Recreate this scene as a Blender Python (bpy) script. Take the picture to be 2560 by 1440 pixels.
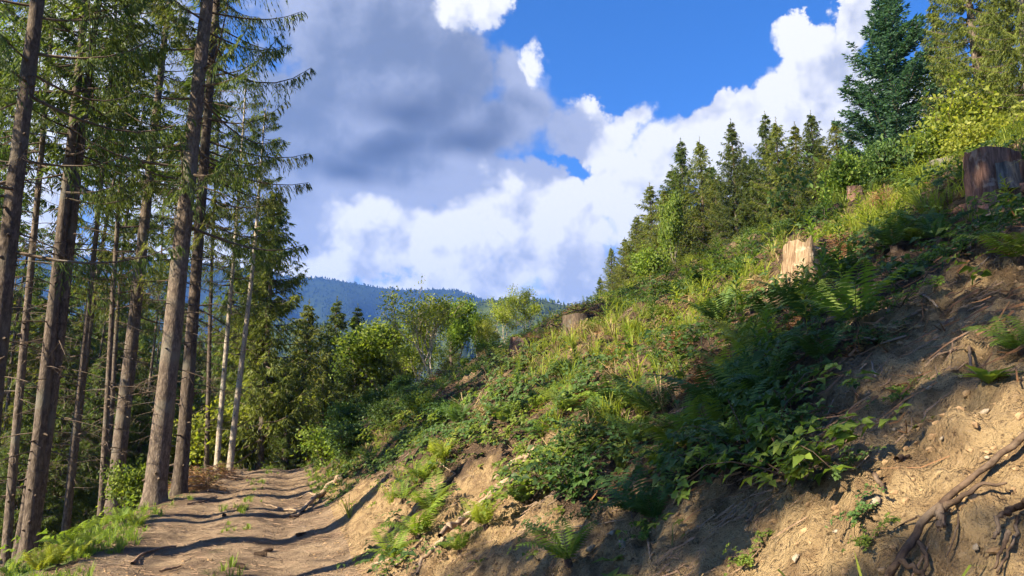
import bpy, math, random
import numpy as np
from mathutils import Vector, Matrix

for o in list(bpy.data.objects):
    bpy.data.objects.remove(o)
SC = bpy.context.scene
COL = SC.collection
rnd = random.Random(7)
RNG = np.random.default_rng(11)

# ------------------------------------------------------------------ camera
PITCH = math.radians(10.5)
FPX = 1850.0                       # focal length in photo pixels (2560 wide)
CAM = np.array([0.0, 0.0, 1.6])
cam_d = bpy.data.cameras.new('camera')
cam_d.sensor_width = 36.0
cam_d.lens = 36.0 * FPX / 2560.0
cam_d.clip_start = 0.05
cam_d.clip_end = 20000.0
cam = bpy.data.objects.new('camera', cam_d)
COL.objects.link(cam)
cam.location = CAM
cam.rotation_euler = (math.pi / 2 + PITCH, 0, 0)
SC.camera = cam
CP, SP = math.cos(PITCH), math.sin(PITCH)

def ray(px, py):
    a, b = px - 1280.0, 720.0 - py
    v = np.array([a, FPX * CP - b * SP, FPX * SP + b * CP])
    return v / np.linalg.norm(v)

def project(P):
    P = np.atleast_2d(P) - CAM
    f = P[:, 1] * CP + P[:, 2] * SP
    u = -P[:, 1] * SP + P[:, 2] * CP
    f = np.where(f < 0.05, 0.05, f)
    return np.stack([1280 + FPX * P[:, 0] / f, 720 - FPX * u / f], 1)

# ------------------------------------------------------------------ sun and sky
SUN_EL = math.radians(33.0)
SUN_AZ = math.radians(-125.0)      # clockwise from +Y: left and a little behind the camera
SUN_DIR = np.array([math.sin(SUN_AZ) * math.cos(SUN_EL), math.cos(SUN_AZ) * math.cos(SUN_EL), math.sin(SUN_EL)])
sun_d = bpy.data.lights.new('sun', 'SUN')
sun_d.energy = 5.0
sun_d.angle = math.radians(0.53)
sun_d.color = (1.0, 0.89, 0.68)
sun = bpy.data.objects.new('sun', sun_d)
COL.objects.link(sun)
sun.location = (-40, -20, 40)
sun.rotation_euler = Vector(-SUN_DIR).to_track_quat('-Z', 'Y').to_euler()

SC.view_settings.view_transform = 'Standard'
SC.view_settings.look = 'None'
SC.view_settings.exposure = 2.1
SC.view_settings.gamma = 1.0
SC.view_settings.use_curve_mapping = False
try:
    SC.cycles.use_denoising = True
    SC.cycles.max_bounces = 5
    SC.cycles.diffuse_bounces = 2
    SC.cycles.transmission_bounces = 3
    SC.cycles.volume_bounces = 0
    SC.cycles.use_adaptive_sampling = True
    SC.cycles.adaptive_threshold = 0.03
except Exception:
    pass

W = bpy.data.worlds.new('World')
SC.world = W
W.use_nodes = True

class NT:
    """tiny helper round a node tree"""
    def __init__(self, tree):
        self.t = tree
        tree.nodes.clear()
    def n(self, kind, **kw):
        nd = self.t.nodes.new(kind)
        ins = kw.pop('i', {})
        for k, v in kw.items():
            setattr(nd, k, v)
        for k, v in ins.items():
            if isinstance(v, bpy.types.NodeSocket):
                self.t.links.new(v, nd.inputs[k])
            else:
                nd.inputs[k].default_value = v
        return nd
    def m(self, op, a, b=0.0, c=None, clamp=False):
        ins = {0: a, 1: b}
        if c is not None:
            ins[2] = c
        return self.n('ShaderNodeMath', operation=op, use_clamp=clamp, i=ins).outputs[0]
    def vm(self, op, a, b=(0, 0, 0)):
        return self.n('ShaderNodeVectorMath', operation=op, i={0: a, 1: b}).outputs[0]
    def scale(self, a, s):
        nd = self.n('ShaderNodeVectorMath', operation='SCALE', i={0: a})
        nd.inputs['Scale'].default_value = s
        return nd.outputs[0]
    def noise(self, vec, scale, detail=4.0, rough=0.55, out='Fac', dim='3D', dist=0.0):
        nd = self.n('ShaderNodeTexNoise', noise_dimensions=dim, i={'Scale': scale, 'Detail': detail, 'Roughness': rough, 'Distortion': dist})
        if vec is not None:
            self.t.links.new(vec, nd.inputs['Vector'])
        return nd.outputs[out]
    def step(self, x, lo, hi, a=0.0, b=1.0):
        return self.n('ShaderNodeMapRange', interpolation_type='SMOOTHSTEP', i={0: x, 1: lo, 2: hi, 3: a, 4: b}).outputs[0]
    def mix(self, f, a, b, blend='MIX'):
        nd = self.n('ShaderNodeMix', data_type='RGBA', blend_type=blend, i={0: f})
        for k, v in ((6, a), (7, b)):
            if isinstance(v, bpy.types.NodeSocket):
                self.t.links.new(v, nd.inputs[k])
            else:
                nd.inputs[k].default_value = (*v, 1.0) if len(v) == 3 else v
        return nd.outputs[2]

def az_el(px, py):
    d = ray(px, py)
    return math.atan2(d[0], d[1]), math.asin(d[2])

def build_world():
    q = NT(W.node_tree)
    sky = q.n('ShaderNodeTexSky', sky_type='NISHITA', sun_disc=False)
    sky.sun_elevation = SUN_EL
    sky.sun_rotation = SUN_AZ % (2 * math.pi)
    sky.altitude = 500
    sky.air_density = 1.0
    sky.dust_density = 0.3
    sky.ozone_density = 2.5
    d = q.n('ShaderNodeTexCoord').outputs['Generated']
    sx = q.n('ShaderNodeSeparateXYZ', i={0: d})
    az = q.m('ARCTAN2', sx.outputs[0], sx.outputs[1])
    el = q.m('ARCSINE', sx.outputs[2])
    p = q.n('ShaderNodeCombineXYZ', i={0: az, 1: el}).outputs[0]
    # cauliflower edges: warp the sky position by noise of the direction
    def warp(v, sc, amp, det, rough=0.6):
        w = q.noise(d, sc, det, rough, out='Color')
        return q.vm('ADD', v, q.scale(q.vm('SUBTRACT', w, (0.5, 0.5, 0.5)), amp))
    p0 = warp(p, 5.0, 0.10, 1)
    p1 = warp(p0, 14.0, 0.085, 6, 0.66)
    p2 = warp(p0, 9.0, 0.05, 2)
    def field(vec, blobs):
        acc = None
        for (px, py, rx, ry, rot) in blobs:
            a, e = az_el(px, py)
            mp = q.n('ShaderNodeMapping', vector_type='TEXTURE', i={0: vec, 1: (a, e, 0), 2: (0, 0, math.radians(-rot)), 3: (rx / FPX, ry / FPX, 1)})
            ln = q.n('ShaderNodeVectorMath', operation='LENGTH', i={0: mp.outputs[0]})
            v = q.m('SUBTRACT', 1.0, ln.outputs['Value'])
            acc = v if acc is None else q.m('SMOOTH_MAX', acc, v, 0.12)
        return acc
    white = [(1230, 20, 110, 75, 0), (1370, 165, 52, 75, 0), (1180, 60, 130, 60, 0),
             (1300, 210, 130, 110, 0),
             (900, 590, 330, 160, 0), (1130, 560, 330, 150, 0), (1420, 560, 185, 150, 0), (1080, 690, 520, 90, 0),
             (1500, 680, 240, 110, 0), (1700, 380, 215, 130, -35), (1600, 320, 120, 60, -30), (1880, 310, 230, 130, -20), (2080, 250, 180, 170, 0),
             (2300, 330, 300, 230, 0), (1480, 355, 150, 110, 0), (1250, 470, 330, 110, 0), (1400, 640, 260, 120, 0), (360, 120, 330, 260, 0), (1985, 120, 80, 60, -25), (2160, 80, 60, 65, 0),
             (600, 500, 330, 240, 0), (60, 330, 330, 330, 0), (1060, 480, 330, 120, 0), (1000, 640, 420, 130, 0), (400, 600, 330, 150, 0), (820, 620, 200, 130, 0), (480, 330, 260, 260, 0), (1100, 800, 900, 130, 0), (300, 760, 600, 200, 0), (1560, 480, 130, 120, 0), (1640, 600, 220, 190, 0), (1900, 470, 330, 170, 0)]
    dark = [(960, 120, 420, 300, 0), (1150, 230, 330, 210, 0), (1000, 380, 330, 115, -14), (1260, 330, 220, 110, 12), (740, 320, 300, 250, 0), (930, 430, 310, 85, 4), (1330, 300, 190, 90, 20)]
    fw = field(p1, white)
    fd = field(p2, dark)
    # generic cumulus everywhere else, so the sky simply goes on outside the view
    gen = q.noise(q.vm('MULTIPLY', d, (1, 1, 1.7)), 2.6, 5, 0.58)
    gen = q.m('MULTIPLY', q.m('SUBTRACT', gen, 0.50), 3.0)
    far = q.step(q.n('ShaderNodeVectorMath', operation='LENGTH', i={0: q.n('ShaderNodeMapping', vector_type='TEXTURE',
                 i={0: p, 1: (0, az_el(1280, 640)[1], 0), 3: (0.74, 0.46, 1)}).outputs[0]}).outputs['Value'], 0.95, 1.35)
    genf = q.m('ADD', gen, q.m('MULTIPLY', q.m('SUBTRACT', 1.0, far), -3.0))
    cov = q.m('MAXIMUM', q.m('MAXIMUM', fw, fd), genf)
    soft0 = q.noise(d, 7.0, 0, 0.5)
    def puff(vec, sc):
        v = q.n('ShaderNodeTexVoronoi', feature='SMOOTH_F1', voronoi_dimensions='2D', i={'Vector': vec, 'Scale': sc, 'Detail': 3.0, 'Roughness': 0.55, 'Lacunarity': 2.3, 'Smoothness': 0.35})
        return v.outputs['Distance']
    pw = warp(p, 20.0, 0.03, 3)
    h1 = puff(pw, 9.0)
    edge = q.noise(d, 38.0, 4, 0.65)
    cov = q.m('ADD', cov, q.m('ADD', q.m('MULTIPLY', q.m('SUBTRACT', edge, 0.5), 0.22), q.m('MULTIPLY', q.m('SUBTRACT', 0.45, h1), 0.45)))
    alpha = q.step(cov, 0.0, q.m('ADD', 0.12, q.m('MULTIPLY', q.step(soft0, 0.4, 0.65), 0.35)))
    # cloud body: bright tops, soft grey-blue bellies; relief from an offset sample towards the sun
    h2 = puff(q.vm('ADD', pw, (-0.022, 0.030, 0)), 9.0)
    rel = q.m('MULTIPLY', q.m('SUBTRACT', h2, h1), 1.45)
    soft = q.noise(p2, 4.0, 3, 0.5, dim='2D')
    bell = field(p2, [(1470, 650, 190, 75, 0), (1130, 655, 170, 38, -6), (1280, 560, 60, 90, 0), (1420, 720, 330, 55, 0), (2020, 230, 60, 90, 0)])
    g = q.m('ADD', q.m('MULTIPLY', q.step(soft, 0.35, 0.7), 0.10), q.m('MULTIPLY', q.step(bell, 0.0, 0.9), 0.55))
    g = q.m('SUBTRACT', g, rel, clamp=True)
    wcol = q.mix(g, (0.545, 0.535, 0.52), (0.29, 0.305, 0.355))
    dd = q.m('ADD', q.m('ADD', fd, q.m('MULTIPLY', q.m('SUBTRACT', soft, 0.5), 0.5)), q.m('MULTIPLY', q.m('SUBTRACT', h1, h2), 0.45))
    dcol = q.mix(q.step(dd, 0.1, 1.0), (0.235, 0.255, 0.325), (0.108, 0.126, 0.175))
    core = field(p2, [(1180, 365, 190, 62, -10), (950, 400, 230, 70, -12), (1010, 300, 260, 90, 0), (860, 450, 180, 50, 10)])
    dcol = q.mix(q.step(core, 0.0, 1.0), dcol, (0.060, 0.069, 0.098))
    dm = q.step(q.m('SUBTRACT', q.m('ADD', fd, q.m('MULTIPLY', q.m('SUBTRACT', h1, 0.33), 0.5)), q.m('MULTIPLY', q.step(field(p1, white[:3]), -0.5, 0.7), 0.75)), -0.02, 0.34)
    ccol = q.mix(dm, wcol, dcol)
    blue = q.mix(1.0, sky.outputs[0], (0.058, 0.068, 0.092), 'MULTIPLY')
    hs = q.n('ShaderNodeHueSaturation', i={'Saturation': 1.18, 'Value': 1.12, 'Color': blue})
    colr = q.mix(alpha, hs.outputs[0], ccol)
    bg = q.n('ShaderNodeBackground', i={'Color': colr, 'Strength': 0.505})
    out = q.n('ShaderNodeOutputWorld')
    q.t.links.new(bg.outputs[0], out.inputs[0])
    W.cycles.sampling_method = 'NONE'
build_world()

# ------------------------------------------------------------------ helpers
def _hash(ix, iy, seed):
    n = (ix.astype(np.int64) * 374761393 + iy.astype(np.int64) * 668265263 + seed * 1442695041) & 0x7fffffff
    n = ((n ^ (n >> 13)) * 1274126177) & 0x7fffffff
    n = ((n ^ (n >> 16)) * 668265263) & 0x7fffffff
    return (n & 0xffff) / 65535.0

def vnoise(x, y, seed=0):
    x = np.asarray(x, float); y = np.asarray(y, float)
    ix, iy = np.floor(x), np.floor(y)
    fx, fy = x - ix, y - iy
    fx = fx * fx * fx * (fx * (fx * 6 - 15) + 10); fy = fy * fy * fy * (fy * (fy * 6 - 15) + 10)
    ix = ix.astype(np.int64); iy = iy.astype(np.int64)
    a, b = _hash(ix, iy, seed), _hash(ix + 1, iy, seed)
    c, d = _hash(ix, iy + 1, seed), _hash(ix + 1, iy + 1, seed)
    return (a + (b - a) * fx) * (1 - fy) + (c + (d - c) * fx) * fy - 0.5

def fbm(x, y, seed=0, oct=4, gain=0.5):
    v, a, f = 0.0, 1.0, 1.0
    for k in range(oct):
        v = v + a * vnoise(x * f + 17.3 * k, y * f - 9.1 * k, seed + k)
        a *= gain; f *= 2.03
    return v

def sstep(x, a, b):
    t = np.clip((x - a) / (b - a), 0, 1)
    return t * t * (3 - 2 * t)

class Geo:
    """collects vertices and faces (triangles and quads) for ONE mesh"""
    def __init__(self):
        self.v, self.f, self.t, self.mi, self.n = [], [], [], [], 0
    def add(self, v, f, tint=0.5, mat=0):
        v = np.asarray(v, float).reshape(-1, 3); f = np.asarray(f, np.int64)
        if len(v) == 0 or len(f) == 0:
            return self
        self.v.append(v); self.f.append(f + self.n)
        self.t.append(np.broadcast_to(np.asarray(tint, float), (len(v),)).copy())
        self.mi.append(np.full(len(f), mat, np.int32))
        self.n += len(v)
        return self
    def arrays(self):
        return np.concatenate(self.v), self.f, np.concatenate(self.t), self.mi
    def mesh(self, name, mats, smooth=False):
        me = bpy.data.meshes.new(name)
        V = np.concatenate(self.v).astype(np.float32)
        tot = np.concatenate([np.full(len(f), f.shape[1], np.int32) for f in self.f])
        loops = np.concatenate([f.reshape(-1) for f in self.f]).astype(np.int32)
        starts = np.concatenate([[0], np.cumsum(tot)[:-1]]).astype(np.int32)
        me.vertices.add(len(V)); me.vertices.foreach_set('co', V.reshape(-1))
        me.loops.add(len(loops)); me.loops.foreach_set('vertex_index', loops)
        me.polygons.add(len(tot)); me.polygons.foreach_set('loop_start', starts)
        try:
            me.polygons.foreach_set('loop_total', tot)
        except Exception:
            pass
        at = me.attributes.new('tint', 'FLOAT', 'POINT')
        at.data.foreach_set('value', np.concatenate(self.t).astype(np.float32))
        if not isinstance(mats, (list, tuple)):
            mats = [mats]
        for m in mats:
            me.materials.append(m)
        me.polygons.foreach_set('material_index', np.concatenate(self.mi))
        me.polygons.foreach_set('use_smooth', np.full(len(tot), smooth))
        me.update(calc_edges=True)
        return me

def link(name, me, parent=None, loc=None):
    o = bpy.data.objects.new(name, me)
    COL.objects.link(o)
    if parent is not None:
        o.parent = parent
    if loc is not None:
        o.location = loc
    return o

def empty(name, loc=(0, 0, 0)):
    o = bpy.data.objects.new(name, None)
    o.empty_display_size = 0.2
    COL.objects.link(o)
    o.location = loc
    return o

def tag(o, label=None, cat=None, group=None, kind=None):
    if label: o['label'] = label
    if cat: o['category'] = cat
    if group: o['group'] = group
    if kind: o['kind'] = kind
    return o

def nrm(v):
    v = np.asarray(v, float)
    return v / np.maximum(np.linalg.norm(v, axis=-1, keepdims=True), 1e-9)

def tube(path, rad, sides=6, wob=0.0, rng=RNG, cap=True):
    """tapered tube along a path: (verts, quads)"""
    P = np.asarray(path, float); n = len(P)
    R = np.broadcast_to(np.asarray(rad, float), (n,))
    T = nrm(np.gradient(P, axis=0))
    ref = np.array([0, 0, 1.0]) if abs(T[:, 2]).mean() < 0.75 else np.array([1.0, 0, 0])
    A = nrm(np.cross(T, ref)); B = np.cross(T, A)
    ang = np.linspace(0, 2 * np.pi, sides, endpoint=False)
    rr = R[:, None] * (1 + (wob * rng.uniform(-1, 1, (n, sides)) if wob else 0))
    V = P[:, None, :] + rr[..., None] * (np.cos(ang)[None, :, None] * A[:, None, :] + np.sin(ang)[None, :, None] * B[:, None, :])
    i = np.arange(n - 1)[:, None] * sides; j = np.arange(sides)[None, :]; k = (j + 1) % sides
    F = np.stack([i + j, i + k, i + sides + k, i + sides + j], -1).reshape(-1, 4)
    V = V.reshape(-1, 3)
    return V, F

def diamonds(base, direc, L, Wd, rng, roll=None, mid=0.4):
    """one leaf-shaped quad per row"""
    base = np.asarray(base, float).reshape(-1, 3); N = len(base)
    direc = nrm(np.asarray(direc, float).reshape(-1, 3))
    r = rng.normal(size=(N, 3)) if roll is None else np.broadcast_to(roll, (N, 3))
    side = nrm(np.cross(direc, r))
    L = np.broadcast_to(L, (N,))[:, None]; Wd = np.broadcast_to(Wd, (N,))[:, None]
    m = base + direc * L * mid
    V = np.stack([base, m + side * Wd * 0.5, base + direc * L, m - side * Wd * 0.5], 1).reshape(-1, 3)
    F = np.arange(N * 4).reshape(-1, 4)
    return V, F

# ------------------------------------------------------------------ terrain
PHI = math.atan(0.295)
CS, SN = math.cos(PHI), math.sin(PHI)
def to_st(x, y):
    dx = x + 0.9
    return dx * CS + y * SN, -dx * SN + y * CS
def to_xy(s, t):
    return -0.9 + s * CS - t * SN, s * SN + t * CS

_PS = np.array([-400, -150, -60, -20, -8, -4, -2.6, -2.0, -1.6, -1.2, 1.35, 1.7, 2.2, 3.2, 4.2, 5.5, 7, 8.5, 10, 12, 14, 16, 22, 40, 100, 400.])
_PZ = np.array([-140, -60, -26, -8.8, -3.1, -1.15, -0.42, -0.14, -0.02, 0.0, 0.0, 0.10, 0.46, 1.28, 1.98, 2.72, 3.50, 4.30, 5.06, 6.02, 6.88, 7.6, 9.4, 14.0, 27, 60.])
_gs = np.linspace(-400, 400, 16001)
_gz = np.interp(_gs, _PS, _PZ)
_k = np.hanning(13); _k /= _k.sum()
_gz2 = np.convolve(_gz, _k, 'same'); _gz2[:8] = _gz[:8]; _gz2[-8:] = _gz[-8:]

def ground_h(x, y, detail=True):
    x = np.asarray(x, float); y = np.asarray(y, float)
    s, t = to_st(x, y)
    sw = s + 0.35 * vnoise(t * 0.35, s * 0 + 3.1, 41) * sstep(np.abs(s), 1.2, 3.0) * np.clip(s, 0.0, 6) / 3
    z = np.interp(sw, _gs, _gz2)
    # the track dips away behind its crest; the hillside follows later
    tt = np.maximum(t - 27.5 - 0.75 * np.clip(s - 2, 0, 40), 0)
    z = z - np.where(tt < 18, 0.0075 * tt ** 2, 0.0075 * 324 + 0.27 * (tt - 18))
    z = np.maximum(z, -95 + 0 * z)
    bank = sstep(s, 1.35, 2.4)
    left = sstep(-s, 1.5, 3.0)
    # gullies running down the cut
    gul = vnoise(t * 1.1 + 0.35 * s, s * 0.18, 5)
    z = z + bank * (1 - sstep(s, 4.5, 7.5)) * 0.34 * gul
    z = z + (bank * (0.22 + 0.16 * sstep(s, 4, 6)) + left * 0.30) * fbm(x * 0.55, y * 0.55, 21, 3) + bank * sstep(s, 3.5, 5) * 0.20 * fbm(x * 1.2 + 7, y * 1.2, 25, 2)
    # the open erosion gully with the lit slope, and the hollow under the ferns
    for (gx, gy, ga, rs, rt) in GULLY:
        gs, gt = to_st(gx, gy)
        u, v = s - gs, t - gt
        z = z - ga * np.exp(-(u / rs) ** 2 - (v / rt) ** 2)
    if detail:
        road = (1 - bank) * (1 - left)
        z = z + road * (0.035 * fbm(x * 1.3, y * 1.3, 31, 3) - 0.075 * np.exp(-((s + 0.55) / 0.30) ** 2) - 0.075 * np.exp(-((s - 0.85) / 0.30) ** 2))
        z = z + bank * (0.085 * fbm(x * 2.3, y * 2.3, 51, 3) + 0.13 * np.abs(fbm(x * 4.2, y * 4.2, 61, 4, 0.55)) + 0.06 * fbm(x * 13.0, y * 13.0, 66, 3, 0.6)
                      + 0.030 * np.tanh(6 * fbm(x * 3.1 + z * 1.5, y * 3.1 - z * 5, 68, 3)))
        z = z + road * (0.022 * fbm(x * 8, y * 8, 71, 3) + 0.02 * np.abs(fbm(x * 3.5, y * 3.5, 73, 3)))
        z = z + left * 0.06 * fbm(x * 3, y * 3, 81, 2)
    return z

GULLY = []
def hit(px, py, rmax=400.0):
    d = ray(px, py)
    r = np.concatenate([np.arange(1.0, 30, 0.03), np.arange(30, rmax, 0.25)])
    P = CAM + r[:, None] * d
    below = P[:, 2] < ground_h(P[:, 0], P[:, 1])
    if not below.any():
        return None
    i = int(np.argmax(below))
    return P[max(i - 1, 0)] if i else P[0]

def at_dist(px, py, r):
    """point on the pixel's ray at horizontal distance r"""
    d = ray(px, py)
    return CAM + d * (r / math.hypot(d[0], d[1]))

def on_ground(x, y):
    return np.array([x, y, float(ground_h(np.array([x]), np.array([y]))[0])])

_g = []
for (px, py, amp, rs, rt) in [(1265, 1190, 0.42, 0.85, 0.42), (1640, 1075, 0.30, 0.40, 0.55), (1200, 1330, 0.18, 0.6, 0.4), (1650, 1240, 0.12, 0.6, 0.6)]:
    p = hit(px, py); _g.append((p[0], p[1], amp, rs, rt))
GULLY = _g

# ------------------------------------------------------------------ ground materials
def newmat(name):
    m = bpy.data.materials.new(name)
    m.use_nodes = True
    return m, NT(m.node_tree)

def finish(q, col, rough=0.9, bump=None, bstr=0.4, bdist=0.02, trans=None, tfac=0.3, spec=0.2):
    b = q.n('ShaderNodeBsdfPrincipled')
    for k, v in (('Base Color', col), ('Roughness', rough), ('Specular IOR Level', spec)):
        if isinstance(v, bpy.types.NodeSocket): q.t.links.new(v, b.inputs[k])
        else: b.inputs[k].default_value = (*v, 1) if isinstance(v, tuple) else v
    if bump is not None:
        bn = q.n('ShaderNodeBump', i={'Strength': bstr, 'Distance': bdist, 'Height': bump})
        q.t.links.new(bn.outputs[0], b.inputs['Normal'])
    sh = b.outputs[0]
    if trans is not None:
        tb = q.n('ShaderNodeBsdfTranslucent')
        if isinstance(trans, bpy.types.NodeSocket): q.t.links.new(trans, tb.inputs[0])
        else: tb.inputs[0].default_value = (*trans, 1)
        sh = q.n('ShaderNodeMixShader', i={0: tfac, 1: sh, 2: tb.outputs[0]}).outputs[0]
    o = q.n('ShaderNodeOutputMaterial')
    q.t.links.new(sh, o.inputs[0])

def soil_mat():
    m, q = newmat('bank_soil')
    p = q.n('ShaderNodeNewGeometry').outputs['Position']
    tint = q.n('ShaderNodeAttribute', attribute_name='tint').outputs['Fac']
    big = q.noise(p, 0.9, 3, 0.5)
    mid = q.noise(p, 5.0, 5, 0.6, dist=0.4)
    fine = q.noise(p, 42.0, 5, 0.65)
    grit = q.noise(p, 160.0, 3, 0.6)
    sand = q.mix(q.step(mid, 0.35, 0.7), (0.43, 0.300, 0.155), (0.235, 0.150, 0.078))
    sand = q.mix(q.step(fine, 0.55, 0.75), sand, (0.46, 0.325, 0.19))
    sand = q.mix(q.step(fine, 0.46, 0.30), sand, (0.11, 0.066, 0.038))
    humus = q.mix(q.step(fine, 0.35, 0.65), (0.060, 0.040, 0.028), (0.13, 0.084, 0.054))
    f = q.m('ADD', tint, q.m('MULTIPLY', q.m('SUBTRACT', q.m('ADD', q.m('MULTIPLY', big, 0.6), q.m('MULTIPLY', mid, 0.6)), 0.6), 1.1))
    crack = q.n('ShaderNodeTexVoronoi', feature='DISTANCE_TO_EDGE', i={'Vector': q.vm('ADD', p, q.scale(q.noise(p, 7.0, 3, 0.6, out='Color'), 0.25)), 'Scale': 9.0}).outputs['Distance']
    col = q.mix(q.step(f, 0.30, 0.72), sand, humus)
    col = q.mix(q.step(crack, 0.04, 0.0, 0.0, 0.22), col, (0.10, 0.062, 0.036))
    h = q.m('ADD', q.m('MULTIPLY', fine, 0.7), q.m('ADD', q.m('MULTIPLY', grit, 0.25), q.m('MULTIPLY', mid, 0.8)))
    h = q.m('ADD', h, q.m('MULTIPLY', q.step(crack, 0.0, 0.09), 0.12))
    finish(q, col, 0.95, h, 1.0, 0.09, spec=0.1)
    return m

def track_mat():
    m, q = newmat('track_dirt')
    p = q.n('ShaderNodeNewGeometry').outputs['Position']
    tint = q.n('ShaderNodeAttribute', attribute_name='tint').outputs['Fac']
    mid = q.noise(p, 2.6, 5, 0.6, dist=0.6)
    fine = q.noise(p, 36.0, 5, 0.65)
    grit = q.n('ShaderNodeTexVoronoi', feature='F1', i={'Vector': p, 'Scale': 60.0})
    col = q.mix(q.step(mid, 0.35, 0.66), (0.30, 0.212, 0.132), (0.17, 0.118, 0.077))
    col = q.mix(q.step(fine, 0.55, 0.72), col, (0.42, 0.31, 0.20))
    col = q.mix(q.step(fine, 0.47, 0.32), col, (0.13, 0.085, 0.055))
    col = q.mix(q.step(grit.outputs['Distance'], 0.26, 0.12), col, (0.17, 0.115, 0.07))
    litt = q.noise(p, 0.8, 4, 0.6)
    col = q.mix(q.m('MULTIPLY', q.step(litt, 0.46, 0.62), q.step(fine, 0.35, 0.55, 0.35, 0.9)), col, (0.10, 0.066, 0.045))
    grass = q.m('ADD', tint, q.m('MULTIPLY', q.m('SUBTRACT', mid, 0.5), 1.6))
    col = q.mix(q.step(grass, 0.55, 0.95), col, (0.13, 0.125, 0.045))
    h = q.m('ADD', q.m('MULTIPLY', fine, 0.8), q.m('MULTIPLY', mid, 0.7))
    finish(q, col, 0.95, h, 1.0, 0.06, spec=0.1)
    return m

def floor_mat():
    m, q = newmat('forest_floor_litter')
    p = q.n('ShaderNodeNewGeometry').outputs['Position']
    mid = q.noise(p, 1.6, 5, 0.6)
    fine = q.noise(p, 30.0, 4, 0.6)
    col = q.mix(q.step(fine, 0.35, 0.65), (0.055, 0.036, 0.022), (0.13, 0.085, 0.05))
    col = q.mix(q.step(mid, 0.50, 0.62), col, (0.055, 0.085, 0.022))
    far = q.n('ShaderNodeVectorMath', operation='LENGTH', i={0: p}).outputs['Value']
    col = q.mix(q.step(far, 60, 160), col, (0.06, 0.10, 0.028))
    finish(q, col, 0.95, fine, 0.8, 0.03, spec=0.1)
    return m

MAT = {'soil': soil_mat(), 'track': track_mat(), 'floor': floor_mat()}

def graded(lo, hi, marks):
    """1-D grid whose spacing is interpolated from (position, spacing) marks"""
    ms = np.array([m[0] for m in marks]); sp = np.array([m[1] for m in marks])
    v = [lo]
    while v[-1] < hi:
        v.append(v[-1] + float(np.interp(v[-1], ms, sp)))
    v[-1] = hi
    return np.array(v)

S_ALL = graded(-300, 300, [(-300, 30), (-60, 4), (-20, 0.9), (-6, 0.25), (-2.5, 0.07), (1.3, 0.06), (1.8, 0.028), (4.8, 0.032), (7, 0.07), (13, 0.16), (30, 1.2), (100, 9), (300, 30)])
# make the seams between the three grounds fall exactly on grid lines
for edge in (-1.45, 1.65):
    S_ALL[np.argmin(np.abs(S_ALL - edge))] = edge
T_ALL = graded(-40, 420, [(-40, 4), (-8, 0.6), (0.5, 0.10), (1.5, 0.035), (7, 0.042), (12, 0.09), (20, 0.16), (34, 0.3), (60, 1.5), (150, 10), (420, 30)])

def ground_patch(name, s0, s1, mat, tintf):
    ss = S_ALL[(S_ALL >= s0 - 1e-6) & (S_ALL <= s1 + 1e-6)]
    S, T = np.meshgrid(ss, T_ALL, indexing='ij')
    X, Y = to_xy(S, T)
    Z = ground_h(X, Y)
    n, m = S.shape
    V = np.stack([X, Y, Z], -1).reshape(-1, 3)
    i = np.arange(n - 1)[:, None] * m; j = np.arange(m - 1)[None, :]
    F = np.stack([i + j, i + m + j, i + m + j + 1, i + j + 1], -1).reshape(-1, 4)
    g = Geo(); g.add(V, F, tintf(S, T, V))
    o = link(name, g.mesh(name, mat, smooth=True))
    o['kind'] = 'structure'
    return o

def poly_mask(P, poly):
    x, y = P[:, 0], P[:, 1]
    inside = np.zeros(len(P), bool)
    n = len(poly); j = n - 1
    for i in range(n):
        xi, yi = poly[i]; xj, yj = poly[j]
        c = ((yi > y) != (yj > y)) & (x < (xj - xi) * (y - yi) / (yj - yi + 1e-12) + xi)
        inside ^= c
        j = i
    return inside

BARE = [(1130, 1440), (1180, 1330), (1230, 1250), (1290, 1190), (1340, 1250), (1440, 1310), (1500, 1250), (1560, 1200), (1700, 1225), (1850, 1235), (2080, 1215), (2080, 1100),
        (2050, 1020), (2130, 940), (2230, 870), (2170, 770), (2330, 690), (2480, 640), (2700, 600), (2900, 1700), (1000, 1700)]
TOE = [(760, 1190), (900, 1195), (1000, 1235), (1060, 1220), (1160, 1180), (1250, 1120), (1310, 1180), (1180, 1330), (1130, 1440), (1100, 1700), (650, 1700), (700, 1440)]
def bare_at(P):
    """1 = open soil, 0 = overgrown, for points on the bank"""
    px = project(P)
    j = np.stack([fbm(P[:, 0] * 1.8, P[:, 1] * 1.8, 91, 3), fbm(P[:, 0] * 1.8, P[:, 1] * 1.8, 95, 3)], 1) * 70
    acc = 0.0
    for k in range(8):
        o = 42.0 * np.array([math.cos(k * 0.785), math.sin(k * 0.785)]) * (0.4 + 0.6 * (k % 2))
        a = poly_mask(px + j + o, BARE); b = poly_mask(px + j + o, TOE)
        acc = acc + np.where(a, 1.0, np.where(b, 0.72, 0.0)) / 8
    return acc

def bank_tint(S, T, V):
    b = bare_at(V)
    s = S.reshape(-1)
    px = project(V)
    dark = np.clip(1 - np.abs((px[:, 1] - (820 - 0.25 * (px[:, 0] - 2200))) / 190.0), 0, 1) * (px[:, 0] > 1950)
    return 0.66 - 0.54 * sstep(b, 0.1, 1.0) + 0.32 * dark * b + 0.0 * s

ground_patch('forest_floor', -300, -1.45, MAT['floor'], lambda S, T, V: 0.5)
ground_patch('dirt_track', -1.45, 1.65, MAT['track'], lambda S, T, V: (np.exp(-((S - 0.1) / 0.32) ** 2) * 0.55 + sstep(-S, 0.9, 1.4) * 0.7 + sstep(T, 16, 30) * 0.10).reshape(-1))
ground_patch('hillside', 1.65, 300, MAT['soil'], bank_tint)

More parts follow.
